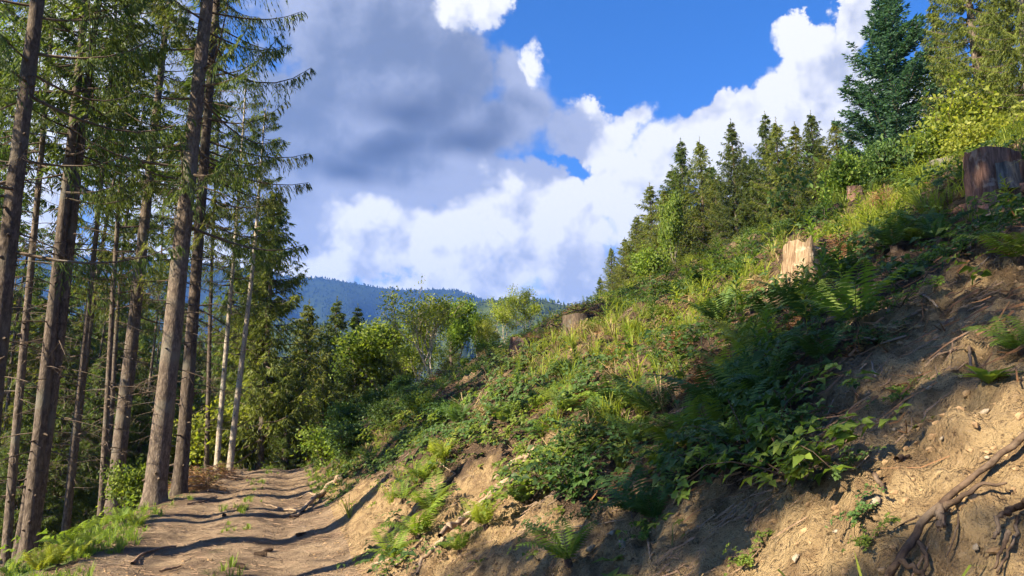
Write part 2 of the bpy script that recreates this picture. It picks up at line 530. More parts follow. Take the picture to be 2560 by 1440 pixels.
# ------------------------------------------------------------------ far country: valley, hills, haze
def hill_mat(name, c1, c2, sc):
    m, q = newmat(name)
    p = q.n('ShaderNodeNewGeometry').outputs['Position']
    tint = q.n('ShaderNodeAttribute', attribute_name='tint').outputs['Fac']
    a = q.noise(p, sc, 4, 0.6)
    f = q.m('ADD', q.m('MULTIPLY', q.step(a, 0.35, 0.65), 0.6), q.m('MULTIPLY', tint, 0.4))
    finish(q, q.mix(f, c1, c2), 0.95, spec=0.05)
    return m

def ridge(name, pts, D, D0, zbase, seed, mat, ntree, htree, rough):
    """hill whose skyline passes through the given pixels at distance D; wooded with small conifer shapes"""
    azs, els = zip(*[az_el(*p) for p in pts])
    A = np.linspace(azs[0], azs[-1], 360)
    E = np.interp(A, azs, els)
    k = np.hanning(11); k /= k.sum()
    Ep = np.pad(E, 5, mode='edge'); E = np.convolve(Ep, k, 'valid')
    U = np.concatenate([np.linspace(0, 1, 40), 1 + np.linspace(0.04, 0.6, 10)])
    def surf(a, u):
        e = np.interp(a, A, E)
        top = 1.6 + D * np.tan(e)
        r = D0 + (D - D0) * u
        up = np.clip(u, 0, 1)
        z = zbase + (top - zbase) * np.where(u <= 1, up ** 1.15, 1 - (u - 1) * 1.3)
        rel = np.clip(1 - np.abs(u - 0.5) * 2, 0, 1) * (u < 1)
        z = z + rel * (top - zbase) * 0.30 * fbm(a * 14 + u * 2.0, u * 1.5, seed, 3)
        r = r + rel * D * 0.10 * fbm(a * 18, u * 2.5, seed + 9, 3)
        return np.stack([np.sin(a) * r, np.cos(a) * r, z], -1)
    AA, UU = np.meshgrid(A, U, indexing='ij')
    V = surf(AA, UU); n, m_ = AA.shape
    i = np.arange(n - 1)[:, None] * m_; j = np.arange(m_ - 1)[None, :]
    F = np.stack([i + j, i + m_ + j, i + m_ + j + 1, i + j + 1], -1).reshape(-1, 4)
    g = Geo(); g.add(V.reshape(-1, 3), F, 0.3)
    o = link(name, g.mesh(name, mat, True)); o['kind'] = 'structure'
    rng = np.random.default_rng(seed)
    u = np.concatenate([rng.uniform(0.3, 1.0, ntree), rng.uniform(0.985, 1.03, ntree // 5)])
    a = rng.uniform(A[0], A[-1], len(u))
    B = surf(a, u)
    h = htree * rng.uniform(0.5, 1.25, len(u)); w = h * rng.uniform(0.20, 0.42, len(u))
    ang = np.linspace(0, 2 * np.pi, 5, endpoint=False)
    ring = np.stack([np.cos(ang), np.sin(ang), 0 * ang], -1)
    base = B[:, None, :] + ring[None] * w[:, None, None] + np.array([0, 0, 1.0]) * h[:, None, None] * rng.uniform(0.05, 0.4, (len(u), 5, 1))
    tip = B[:, None, :] + np.array([0, 0, 1.0]) * h[:, None, None]
    VV = np.concatenate([base, tip], 1)
    f1 = np.array([[0, 1, 5], [1, 2, 5], [2, 3, 5], [3, 4, 5], [4, 0, 5]])
    FF = (np.arange(len(u))[:, None, None] * 6 + f1[None]).reshape(-1, 3)
    g = Geo(); g.add(VV.reshape(-1, 3), FF, np.repeat(rng.uniform(0, 1, len(u)), 6))
    o = link('distant_forest', g.mesh('distant_forest', mat)); 
    return o

far_m = hill_mat('far_forest_green', (0.008, 0.014, 0.008), (0.020, 0.032, 0.014), 0.02)
near_m = hill_mat('hill_forest_green', (0.020, 0.032, 0.008), (0.058, 0.074, 0.018), 0.05)
f1 = ridge('mountain', [(-900, 700), (-400, 660), (0, 640), (300, 642), (560, 664), (740, 696), (800, 695), (870, 706), (960, 722), (1040, 727), (1100, 722), (1160, 730), (1215, 752), (1245, 775), (1400, 830), (1700, 900), (2300, 980), (3400, 1000)],
           2400, 900, -90, 5, far_m, 13000, 9, 0.3)
tag(f1, 'dark conifer forest covering the distant blue mountain', 'forest', kind='stuff')
f2 = ridge('far_hill', [(-900, 900), (0, 880), (500, 850), (700, 812), (870, 812), (980, 796), (1060, 780), (1180, 764), (1230, 750), (1350, 748), (1420, 766), (1600, 800), (2200, 900), (3200, 960)],
           900, 330, -90, 23, near_m, 12000, 5.5, 0.3)
tag(f2, 'paler green mixed forest on the nearer hill below the mountain', 'forest', kind='stuff')

g = Geo(); R = 6000.0
g.add([(-R, -R, -88), (R, -R, -88), (R, R, -88), (-R, R, -88)], [[0, 1, 2, 3]], 0.5)
v = link('valley_ground', g.mesh('valley_ground', MAT['floor'])); v['kind'] = 'structure'

def haze_box():
    m, q = newmat('haze_air')
    pv = q.n('ShaderNodeVolumePrincipled', i={'Color': (0.14, 0.34, 0.95, 1), 'Density': 0.00020, 'Anisotropy': 0.2})
    o = q.n('ShaderNodeOutputMaterial'); q.t.links.new(pv.outputs[0], o.inputs['Volume'])
    g = Geo(); a = 6500.0; z0, z1 = -170.0, 640.0
    V = [(x, y, z) for z in (z0, z1) for (x, y) in ((-a, -a), (a, -a), (a, a), (-a, a))]
    g.add(V, [[3, 2, 1, 0], [4, 5, 6, 7], [0, 1, 5, 4], [1, 2, 6, 5], [2, 3, 7, 6], [3, 0, 4, 7]])
    ob = link('haze', g.mesh('haze', m)); tag(ob, kind='stuff')
    ob['label'] = 'pale blue haze hanging in the valley air'; ob['category'] = 'haze'
haze_box()

# ------------------------------------------------------------------ plant materials
def foliage_mat(name, dark, light, trans=None, tfac=0.35, vary=0.35, rough=0.55):
    m, q = newmat(name)
    tint = q.n('ShaderNodeAttribute', attribute_name='tint').outputs['Fac']
    oi = q.n('ShaderNodeObjectInfo').outputs['Random']
    col = q.mix(tint, dark, light)
    hs = q.n('ShaderNodeHueSaturation', i={'Hue': q.m('ADD', 0.5 - 0.02 * vary, q.m('MULTIPLY', oi, 0.06 * vary)),
                                          'Value': q.m('ADD', 1 - 0.4 * vary, q.m('MULTIPLY', oi, 0.8 * vary)), 'Color': col})
    c = hs.outputs[0]
    tr = q.mix(1.0, c, trans or (1.9, 1.9, 0.9), 'MULTIPLY')
    finish(q, c, rough, trans=tr, tfac=tfac, spec=0.25)
    return m

def bark_mat(name, c1, c2, c3, sc=1.0, bs=0.45):
    m, q = newmat(name)
    tc = q.n('ShaderNodeTexCoord').outputs['Object']
    mp = q.n('ShaderNodeMapping', i={0: tc, 3: (17 * sc, 17 * sc, 7.0 * sc)}).outputs[0]
    n1 = q.noise(mp, 1.0, 6, 0.65, dist=0.5)
    vo = q.n('ShaderNodeTexVoronoi', feature='F1', i={'Vector': mp, 'Scale': 2.2})
    n3 = q.noise(tc, 1.1, 3, 0.5)
    col = q.mix(q.step(n1, 0.35, 0.66), c1, c2)
    col = q.mix(q.step(vo.outputs['Distance'], 0.25, 0.7, 0.0, 0.4), col, c1)
    col = q.mix(q.step(n3, 0.50, 0.68), col, c3)
    oi = q.n('ShaderNodeObjectInfo').outputs['Random']
    col = q.n('ShaderNodeHueSaturation', i={'Value': q.m('ADD', 0.75, q.m('MULTIPLY', oi, 0.5)), 'Color': col}).outputs[0]
    h = q.m('ADD', n1, q.m('MULTIPLY', vo.outputs['Distance'], 0.6))
    finish(q, col, 0.92, h, bs, 0.02, spec=0.12)
    return m

MAT['bark'] = bark_mat('spruce_bark', (0.060, 0.044, 0.034), (0.175, 0.134, 0.102), (0.130, 0.115, 0.090))
MAT['bark_pale'] = bark_mat('pale_bark', (0.20, 0.16, 0.12), (0.42, 0.36, 0.28), (0.30, 0.28, 0.22))
MAT['limb'] = bark_mat('limb_bark', (0.07, 0.05, 0.035), (0.15, 0.11, 0.08), (0.12, 0.10, 0.08), 2.0, 0.3)
MAT['deadwood'] = bark_mat('dead_twig', (0.14, 0.09, 0.06), (0.26, 0.17, 0.11), (0.20, 0.15, 0.11), 2.0, 0.3)
MAT['spruce'] = foliage_mat('spruce_needles', (0.030, 0.054, 0.013), (0.120, 0.150, 0.030), tfac=0.45)
MAT['spruce_lit'] = foliage_mat('spruce_needles_sunlit', (0.055, 0.075, 0.016), (0.195, 0.200, 0.038), tfac=0.45)  # brighter olive copy of the spruce needles, sunlit look put into the colour
MAT['fir'] = foliage_mat('fir_needles', (0.028, 0.066, 0.036), (0.080, 0.140, 0.075), (1.5, 1.7, 1.0))
MAT['leaf'] = foliage_mat('green_leaves', (0.055, 0.100, 0.016), (0.215, 0.265, 0.040), tfac=0.45)
MAT['leaf_yellow'] = foliage_mat('yellowish_leaves', (0.110, 0.150, 0.018), (0.300, 0.310, 0.048), tfac=0.45)
MAT['leaf_dark'] = foliage_mat('dark_leaves', (0.030, 0.066, 0.018), (0.105, 0.160, 0.036), vary=0.3)
MAT['drygrass'] = foliage_mat('dry_grass', (0.20, 0.13, 0.06), (0.36, 0.26, 0.12), (1.2, 1.1, 0.8), 0.2)
MAT['dryneedle'] = foliage_mat('dead_spruce_needles', (0.13, 0.06, 0.025), (0.30, 0.15, 0.065), (1.2, 1.0, 0.8), 0.2)

# ------------------------------------------------------------------ spruces
def conifer_crown(seed, H, cb, R, nb, spacing, K, bl, bw, hang, mat, power=0.8, slope=(-0.35, 0.5), fill=0.25, low=1.0, gap=0.0, width_var=0.25, dead=0.0):
    rng = np.random.default_rng(seed)
    g = Geo()
    whorl = 0.0
    for i in range(nb):
        f = (i + rng.uniform(0, 1)) / nb
        f = f ** 0.92
        z = cb + (H - cb) * f
        z = round(z / 0.30) * 0.30 + rng.normal(0, 0.07)
        if rng.uniform() < gap * (1 - f):
            continue
        prof = min(1.0, low + (1 - low) * f * 4)
        L = (R * (1 - f) ** power + 0.05) * prof * rng.uniform(1 - width_var, 1 + width_var)
        az = rng.uniform(0, 2 * np.pi)
        a0 = slope[0] + (slope[1] - slope[0]) * f + rng.normal(0, 0.10)
        b0 = (0.42 - 0.3 * f) * (0.6 + 0.8 * rng.uniform())
        c0 = rng.normal(0, 0.12)
        u = np.linspace(0, 1, 7)
        loc = np.stack([L * u, L * c0 * u * u, L * (a0 * u + b0 * u * u * u)], -1)
        ca, sa = math.cos(az), math.sin(az)
        rot = np.array([[ca, -sa, 0], [sa, ca, 0], [0, 0, 1]])
        ax = loc @ rot.T + np.array([0, 0, z])
        V, F = tube(ax, (0.010 + 0.0095 * L) * (1 - 0.85 * u), 4, rng=rng)
        g.add(V, F, 0.5, 1)
        if rng.uniform() < dead * (1 - f):
            continue
        M = max(3, int(L / spacing))
        uu = fill + (1 - fill) * (np.arange(M) + rng.uniform(0, 1, M)) / M
        uu = np.concatenate([uu, uu + rng.normal(0, 0.01, M), [1.0]]).clip(0, 1)
        sgn = np.concatenate([np.ones(M), -np.ones(M), [0]])
        base = np.stack([np.interp(uu, u, ax[:, k]) for k in range(3)], -1)
        tan = nrm(np.stack([np.interp(uu, u, np.gradient(ax[:, k])) for k in range(3)], -1))
        side = nrm(np.cross(tan, [0, 0, 1.0]))
        tl = (0.10 + 0.34 * L * np.minimum(1 - uu, uu * 1.3 + 0.1) * rng.uniform(0.5, 1.25, len(uu))) .clip(0.08, 1.1)
        d = nrm(tan * (0.55 + 0.3 * rng.uniform(size=(len(uu), 1))) + side * sgn[:, None] * 0.85 + np.array([0, 0, -1.0]) * (0.12 + 0.55 * hang * rng.uniform(size=(len(uu), 1))))
        x = (np.arange(K) + 0.3)[None, :] / K * np.ones((len(uu), 1))
        x = (x + rng.uniform(-0.3, 0.3, x.shape) / K).clip(0, 1)
        pos = base[:, None, :] + d[:, None, :] * (tl[:, None] * x)[..., None]
        pos[..., 2] -= hang * 0.55 * tl[:, None] * x * x
        alt = np.where(np.arange(K) % 2 == 0, 1.0, -1.0)[None, :, None]
        sd = nrm(np.cross(d, [0, 0, 1.0]))[:, None, :]
        dd = d[:, None, :] * 0.9 + sd * alt * 0.75 * rng.uniform(0.3, 1.0, x.shape)[..., None] + rng.normal(0, 0.22, pos.shape)
        dd[..., 2] -= hang * rng.uniform(0.35, 1.5, x.shape)
        n = pos.reshape(-1, 3).shape[0]
        bls = bl * rng.uniform(0.6, 1.35, n); bws = bw * rng.uniform(0.7, 1.3, n)
        V, F = diamonds(pos, dd, bls, bws, rng, mid=0.35)
        tt = np.repeat(np.clip(rng.normal(0.45, 0.22, len(uu)), 0, 1), K)
        tt = np.clip(tt + rng.normal(0, 0.10, n), 0, 1)
        g.add(V, F, np.repeat(tt, 4), 0)
    # leader shoot
    k = 26; zz = H + rng.uniform(-0.5, 0.42, k); aa = rng.uniform(0, 6.28, k)
    V, F = diamonds(np.stack([0 * zz, 0 * zz, zz], -1), np.stack([np.cos(aa), np.sin(aa), 1.6 + 0 * aa], -1), bl * 0.8, bw * 0.9, rng)
    g.add(V, F, 0.5, 0)
    V, F = tube([[0, 0, H - 0.6], [0, 0, H + 0.45]], [0.02, 0.006], 4, rng=rng); g.add(V, F, 0.5, 1)
    return g.mesh('crown', [mat, MAT['limb']])

def trunk_mesh(seed, H, r0, flare=1.0, bend=0.15, mat=None, stubs=40, zst=(0.6, 9.0), sides=14):
    rng = np.random.default_rng(seed)
    z = np.concatenate([[-0.6, 0.0, 0.12, 0.3, 0.6], np.linspace(1.0, H, 26)])
    r = r0 * (1 - (z.clip(0) / (H * 1.02))) ** 0.75 + 0.012
    r = r + flare * r0 * 0.55 * np.exp(-z.clip(0) / 0.28)
    px = bend * np.sin(z / H * 5 + rng.uniform(0, 6)) * (z.clip(0) / H)
    py = bend * np.sin(z / H * 4 + rng.uniform(0, 6)) * (z.clip(0) / H)
    P = np.stack([px, py, z], -1)
    g = Geo()
    V, F = tube(P, r, sides, wob=0.05, rng=rng)
    # lobed root flare
    ang = np.arctan2(V[:, 1], V[:, 0]); ph = rng.uniform(0, 6)
    lob = 1 + 0.22 * flare * np.sin(5 * ang + ph) * np.exp(-np.clip(V[:, 2], 0, None) / 0.25)
    low = V[:, 2] < 1.2
    V[low, :2] = V[low, :2] * lob[low, None]
    g.add(V, F, 0.5, 0)
    for k in range(stubs):
        zz = rng.uniform(*zst); a = rng.uniform(0, 2 * np.pi)
        c = np.array([np.interp(zz, z, px), np.interp(zz, z, py), zz]); rr = np.interp(zz, z, r)
        d = np.array([math.cos(a), math.sin(a), rng.uniform(-0.35, 0.2)])
        L = rr + rng.choice([0.03, 0.05, 0.10, 0.28], p=[0.45, 0.3, 0.17, 0.08])
        w = rng.uniform(0.016, 0.034)
        V, F = tube([c + d * rr * 0.7, c + d * (rr + 0.01), c + d * L], [w * 1.3, w, w * 0.5], 5, rng=rng)
        g.add(V, F, 0.1, 1)
    return g.mesh('trunk', [mat or MAT['bark'], MAT['limb']], smooth=True)

def dead_branches(seed, z0, z1, n, L, r0, H, droop=0.25):
    """bare grey dead limbs below the green crown"""
    rng = np.random.default_rng(seed)
    g = Geo()
    for k in range(n):
        z = rng.uniform(z0, z1); a = rng.uniform(0, 2 * np.pi); l = L * rng.uniform(0.3, 1.15)
        u = np.linspace(0, 1, 6)
        loc = np.stack([r0 * 0.6 + l * u, l * rng.normal(0, 0.15) * u * u, l * (rng.uniform(-0.3, 0.25) * u - droop * u * u + rng.uniform(0, 0.25) * u ** 3)], -1)
        ca, sa = math.cos(a), math.sin(a)
        rot = np.array([[ca, -sa, 0], [sa, ca, 0], [0, 0, 1]])
        ax = loc @ rot.T + np.array([0, 0, z])
        V, F = tube(ax, (0.006 + 0.006 * l) * (1 - 0.8 * u), 4, rng=rng); g.add(V, F, 0.5)
        for j in range(int(4 + 5 * l)):
            uu = rng.uniform(0.25, 1); b = np.array([np.interp(uu, u, ax[:, q_]) for q_ in range(3)])
            t = nrm(ax[-1] - ax[0]); sd = nrm(np.cross(t, [0, 0, 1.0])) * rng.choice([-1, 1])
            d = nrm(t * 0.6 + sd * rng.uniform(0.3, 1) + np.array([0, 0, -rng.uniform(0, 0.9)]))
            tl = rng.uniform(0.12, 0.5) * (1.1 - uu * 0.5)
            V, F = tube([b, b + d * tl * 0.5 + [0, 0, -0.02], b + d * tl + np.array([0, 0, -0.10 * tl])], [0.004, 0.003, 0.0015], 3, rng=rng)
            g.add(V, F, 0.5)
    return g.mesh('dead_branches', MAT['limb'])

TALL_H = 21.0
TALL = [conifer_crown(100 + k, TALL_H, 5.6 + 0.9 * k, 2.7 - 0.25 * k, 98, 0.10, 12, 0.13, 0.021, 1.6, MAT['spruce_lit'] if k == 1 else MAT['spruce'], power=0.55, slope=(-0.35, 0.45), fill=0.30, low=0.85, gap=0.30, dead=0.25) for k in range(3)]
THIN = [conifer_crown(120 + k, TALL_H, 10.5 + 1.5 * k, 1.9, 64, 0.11, 7, 0.20, 0.042, 0.9, MAT['spruce'], power=0.5, slope=(-0.4, 0.45), fill=0.25, low=0.75, gap=0.25) for k in range(2)]
DEAD = [dead_branches(140 + k, 2.2, 9.0, 32, 1.5, 0.13, TALL_H) for k in range(3)]
FULL_H = 9.0
FULL = [conifer_crown(160 + k, FULL_H, 0.5 + 0.4 * k, 2.15, 250, 0.125, 7, 0.17, 0.036, 1.0, MAT['spruce'] if k != 1 else MAT['spruce_lit'], power=0.9, slope=(-0.42, 0.5), fill=0.10, low=0.95, width_var=0.3) for k in range(3)]
SLIM = [conifer_crown(170 + k, FULL_H, 1.9, 1.6, 170, 0.13, 7, 0.17, 0.036, 1.0, MAT['spruce_lit'], power=0.85, slope=(-0.42, 0.5), fill=0.12, low=0.85, width_var=0.4, dead=0.15) for k in range(2)]
FIR = conifer_crown(180, 9.0, 1.0, 2.0, 230, 0.085, 7, 0.15, 0.055, 0.15, MAT['fir'], power=0.72, slope=(-0.05, 0.9), fill=0.10, low=0.85, width_var=0.22)
BIG = [conifer_crown(190 + k, 14.0, 1.6, 2.9, 190, 0.085, 8, 0.16, 0.036, 1.15, MAT['spruce_lit'], power=0.7, slope=(-0.40, 0.5), fill=0.15, low=0.9) for k in range(2)]

def place(name, parts, loc, label, cat, group=None, scale=1.0, rz=0.0, lean=None, kindpart=None):
    """a thing: an Empty at the base with one child per part (meshes shared between copies)"""
    e = empty(name, loc)
    sc = scale if isinstance(scale, tuple) else (scale, scale, scale)
    if lean is not None:
        q = Vector((0, 0, 1)).rotation_difference(Vector(lean))
        e.rotation_mode = 'QUATERNION'
        e.rotation_quaternion = q @ Matrix.Rotation(rz, 3, 'Z').to_quaternion()
    else:
        e.rotation_euler = (0, 0, rz)
    tr = None
    for p in parts:
        pn, me = p[0], p[1]
        psc = p[2] if len(p) > 2 else sc
        if pn == 'dead_branches' and tr is not None:      # bare dead limbs belong to the trunk
            c = link(pn, me, tr); c['kind'] = 'stuff'
            c.scale = tuple(a / b for a, b in zip(psc, tr.scale))
            continue
        c = link(pn, me, e)
        c.scale = psc
        if pn == 'trunk': tr = c
    tag(e, label, cat, group)
    return e

ORD = ['', 'first', 'second', 'third', 'fourth', 'fifth', 'sixth', 'seventh', 'eighth', 'ninth', 'tenth', 'eleventh', 'twelfth', 'thirteenth', 'fourteenth', 'fifteenth', 'sixteenth', 'seventeenth', 'eighteenth', 'nineteenth', 'twentieth']
def ordinal(n):
    if n <= 20: return ORD[n]
    tens = {2: 'twenty', 3: 'thirty', 4: 'forty', 5: 'fifty', 6: 'sixty', 7: 'seventy', 8: 'eighty', 9: 'ninety'}
    tn = {20: 'twentieth', 30: 'thirtieth', 40: 'fortieth', 50: 'fiftieth', 60: 'sixtieth', 70: 'seventieth', 80: 'eightieth', 90: 'ninetieth'}
    if n > 100: return 'hundred and ' + ordinal(n - 100)
    if n == 100: return 'hundredth'
    return tn[n] if n % 10 == 0 else tens[n // 10] + '-' + ORD[n % 10]

GL = 'spruces along the lower edge of the track'
# base pixel, upper pixel, trunk width in px at the base, crown kind, height scale, distance (None: where the base meets the ground), label
EDGE = [
    (-62, 1420, 92, 20, 48, 0, 1.00, 15.0, 'pale barked spruce cut by the left edge of the picture'),
    (72, 1345, 203, 60, 31, 2, 0.98, 18.0, 'straight pale spruce trunk second from the left edge'),
    (22, 1345, 78, 640, 19, 3, 0.95, 22.0, 'thin grey spruce between the two pale trunks at the left edge'),
    (278, 1300, 428, 5, 38, 1, 1.00, None, 'tall leaning spruce just left of the thickest trunk'),
    (384, 1262, 522, 5, 52, 0, 1.10, None, 'thickest spruce with flared rooted base at the track edge'),
    (452, 1185, 520, 330, 34, 1, 1.00, 20.0, 'knotty spruce rising behind the brush pile'),
    (408, 1205, 452, 720, 12, 4, 0.72, 21.5, 'slim bright pole between the thickest spruce and the knotty one'),
    (165, 1310, 246, 480, 15, 3, 0.90, 24.0, 'slender dim spruce third from the left in the second row'),
    (252, 1295, 298, 560, 14, 4, 0.90, 25.0, 'slender spruce close left of the tall leaning one'),
    (519, 1142, 531, 700, 12, 3, 0.82, 33.0, 'narrow spruce trunk right of the knotty one, in front of bright leaves'),
    (543, 1148, 572, 780, 14, 2, 0.80, 31.0, 'flaky pale spruce trunk left of the straight bare pole'),
    (574, 1168, 652, 440, 16, 4, 0.66, None, 'straight bare pole of a spruce near the crest of the track'),
]
forest_px = []
def lean_for(P0, ux, uy):
    d = ray(ux, uy)
    k = (P0[1] - CAM[1]) / d[1]
    P1 = CAM + d * k
    return nrm(P1 - P0)

for idx, (bx, by, ux, uy, wpx, kind, hs, r, label) in enumerate(EDGE):
    P0 = hit(bx, by) if r is None else None
    if P0 is None:
        r = r or 29.0
        P0 = at_dist(bx, by, r); P0 = on_ground(P0[0], P0[1])
    dist = np.linalg.norm(P0 - CAM)
    r0 = 0.41 * wpx * dist / FPX
    crown = TALL[kind] if kind < 3 else THIN[kind - 3]
    H = TALL_H * hs
    parts = [('trunk', trunk_mesh(200 + idx, H, r0, flare=0.7 if wpx > 25 else 0.5, bend=0.10, mat=MAT['bark_pale'] if 'bare pole' in label or 'bright pole' in label else None), (1, 1, 1)),
             ('crown', crown, (hs, hs, hs)), ('dead_branches', DEAD[idx % 3], (hs * 0.9, hs * 0.9, hs))]
    place('spruce_tree', parts, P0 - np.array([0, 0, 0.05]), label, 'tree', GL, rz=[0.4, 2.1, 4.0, 5.2, 1.1, 3.3][idx % 6], lean=lean_for(P0, ux, uy))

# the wood behind: slender spruces standing down the slope
# glades the sun reaches: no tree of the wood may stand in their way
GLADES = [(-14.0, 31.0, 1.0), (-16.5, 33.0, 1.0), (-13.0, 48.0, 2.0), (-10.5, 50.0, 2.0), (-3.3, 29.0, 4.0), (-10.0, 36.0, 3.0), (-7.0, 41.0, 3.0)]
def blocks(x, y):
    hd = SUN_DIR[:2] / np.linalg.norm(SUN_DIR[:2])
    for gx, gy, gz in GLADES:
        v = np.array([x - gx, y - gy]); k = v @ hd
        if 0 < k < 30 and abs(v[0] * hd[1] - v[1] * hd[0]) < 1.6:
            if 8.5 < gz + k * math.tan(SUN_EL) - float(ground_h(np.array([x]), np.array([y]))[0]) < 20:
                return True
    return False
r2 = np.random.default_rng(5)
pts = []
tries = 0
n_near = 0
while len(pts) < 84 and tries < 40000:
    tries += 1
    d_ = ray(r2.uniform(-200, 560), 1060); r_w = 16 + 60 * r2.uniform() ** 1.3
    x, y = d_[0] / d_[1] * r_w * 0.9, r_w * 0.9
    s, t = to_st(x, y)
    if s > -3.6: continue
    near = s > -17
    if near and n_near > 32: continue
    p = project(np.array([[x, y, 1.6]]))[0]
    if not (-260 < p[0] < 560): continue
    if blocks(x, y): continue
    if any((x - a) ** 2 + (y - b) ** 2 < (1.35 + 0.012 * y) ** 2 for a, b, _, _ in pts): continue
    pts.append((x, y, p[0], near)); n_near += near
pts.sort(key=lambda a: a[2])
TRK = [trunk_mesh(260 + k, TALL_H * 0.95, 0.085 + 0.022 * k, flare=0.5, bend=0.25, stubs=26, sides=9) for k in range(4)]
for i, (x, y, px, near) in enumerate(pts):
    sc = r2.uniform(0.78, 1.02)
    P0 = on_ground(x, y)
    crown = [THIN[0], THIN[1]][i % 2] if near else [TALL[0], TALL[2], TALL[1]][i % 3]
    parts = [('trunk', TRK[i % 4]), ('crown', crown)]
    if y < 45: parts.append(('dead_branches', DEAD[i % 3]))
    place('spruce_tree', parts, P0 - np.array([0, 0, 0.1]), 'slender spruce deep in the left wood, %s of these from the left' % ordinal(i + 1), 'tree', 'spruces deep in the wood', scale=float(sc), rz=float(r2.uniform(0, 6.28)),
          lean=nrm([0.02 + r2.normal(0, 0.012), r2.normal(0, 0.012), 1]))

# young full spruces further down, whose tops fill the gaps between trunks
YOUNG = [(215, 790, 44), (165, 720, 46), (265, 700, 52), (90, 700, 47), (330, 690, 58), (300, 800, 48), (360, 740, 55), (120, 760, 40), (40, 740, 44), (455, 760, 60), (255, 900, 36), (330, 930, 34), (170, 930, 33), (80, 960, 31), (-60, 900, 34), (500, 860, 62), (410, 900, 46), (360, 960, 34), (420, 980, 37), (470, 930, 41), (545, 870, 52), (600, 840, 55)]
for i, (px, py, r) in enumerate(sorted(YOUNG)):
    top = at_dist(px, py, r); P0 = on_ground(top[0], top[1])
    H = top[2] - P0[2]
    sz = H / FULL_H
    w = min(sz, 1.5)
    place('young_spruce', [('trunk', trunk_mesh(300 + i, H * 0.95, 0.13, stubs=0, sides=8)), ('crown', FULL[i % 3], (w, w, sz))], P0, 'bushy green spruce down the slope behind the trunks, %s from the left' % ordinal(i + 1), 'tree', 'bushy spruces down the slope', rz=i * 1.3)

# spruces standing out of the picture along the track; their crowns shade the bank
HIGH = conifer_crown(130, TALL_H, 14.8, 1.7, 46, 0.11, 7, 0.20, 0.042, 0.9, MAT['spruce'], power=0.5, slope=(-0.4, 0.45), fill=0.25, low=0.75, gap=0.2)
DENSE = conifer_crown(131, TALL_H, 6.2, 2.5, 120, 0.10, 9, 0.17, 0.034, 1.2, MAT['spruce'], power=0.5, slope=(-0.4, 0.45), fill=0.2, low=0.9, gap=0.05)
SHADE = [(-9.0, -3.4, 6, 0.95, 0.6, 'tall spruce beside the track behind the camera'),
         (-8.3, -1.5, 6, 1.0, 2.0, 'tall spruce beside the track level with the camera'),
         (-10.6, -2.6, 1, 1.0, 4.4, 'tall spruce down the slope level with the camera'),
         (-5.6, 0.2, 2, 1.12, 0.3, 'tall spruce beside the track just left of the picture'),
         (-7.2, 5.2, 5, 1.05, 0.9, 'nearest high-crowned spruce beyond the left edge of the picture'),
         (-8.8, 7.6, 5, 1.0, 2.9, 'second high-crowned spruce beyond the left edge of the picture'),
         (-10.6, 6.0, 5, 1.05, 4.0, 'third high-crowned spruce beyond the left edge of the picture'),
         (-12.4, 8.8, 4, 1.0, 5.0, 'fourth high-crowned spruce beyond the left edge of the picture'),
         (-9.6, 10.4, 5, 1.0, 2.2, 'fifth high-crowned spruce beyond the left edge of the picture')]
SHTRK = trunk_mesh(350, TALL_H, 0.19, stubs=30)
for i, (x, y, k, sc, rz, lab) in enumerate(SHADE):
    place('spruce_tree', [('trunk', SHTRK), ('crown', (TALL + THIN + [HIGH, DENSE])[k]), ('dead_branches', DEAD[i % 3])], on_ground(x, y), lab, 'tree', GL, scale=sc, rz=rz)

# ------------------------------------------------------------------ trees on the hill to the right
def top_tree(name, px, py, r, crown, Hc, label, group, wid=1.0, tr=0.11, rz=0.0, sink=0.0, bark=None, trunk_h=0.96, sd=1, lean=None):
    top = at_dist(px, py, r); P0 = on_ground(top[0], top[1]); P0[2] -= sink
    H = top[2] - P0[2]; sz = H / Hc
    return place(name, [('trunk', trunk_mesh(400 + sd, H * trunk_h, tr, flare=0.4, bend=0.05, stubs=30, zst=(0.4, H * 0.6), sides=9, mat=bark)), ('crown', crown, (sz * wid, sz * wid, sz))], P0, label, 'tree', group, rz=rz, lean=lean)

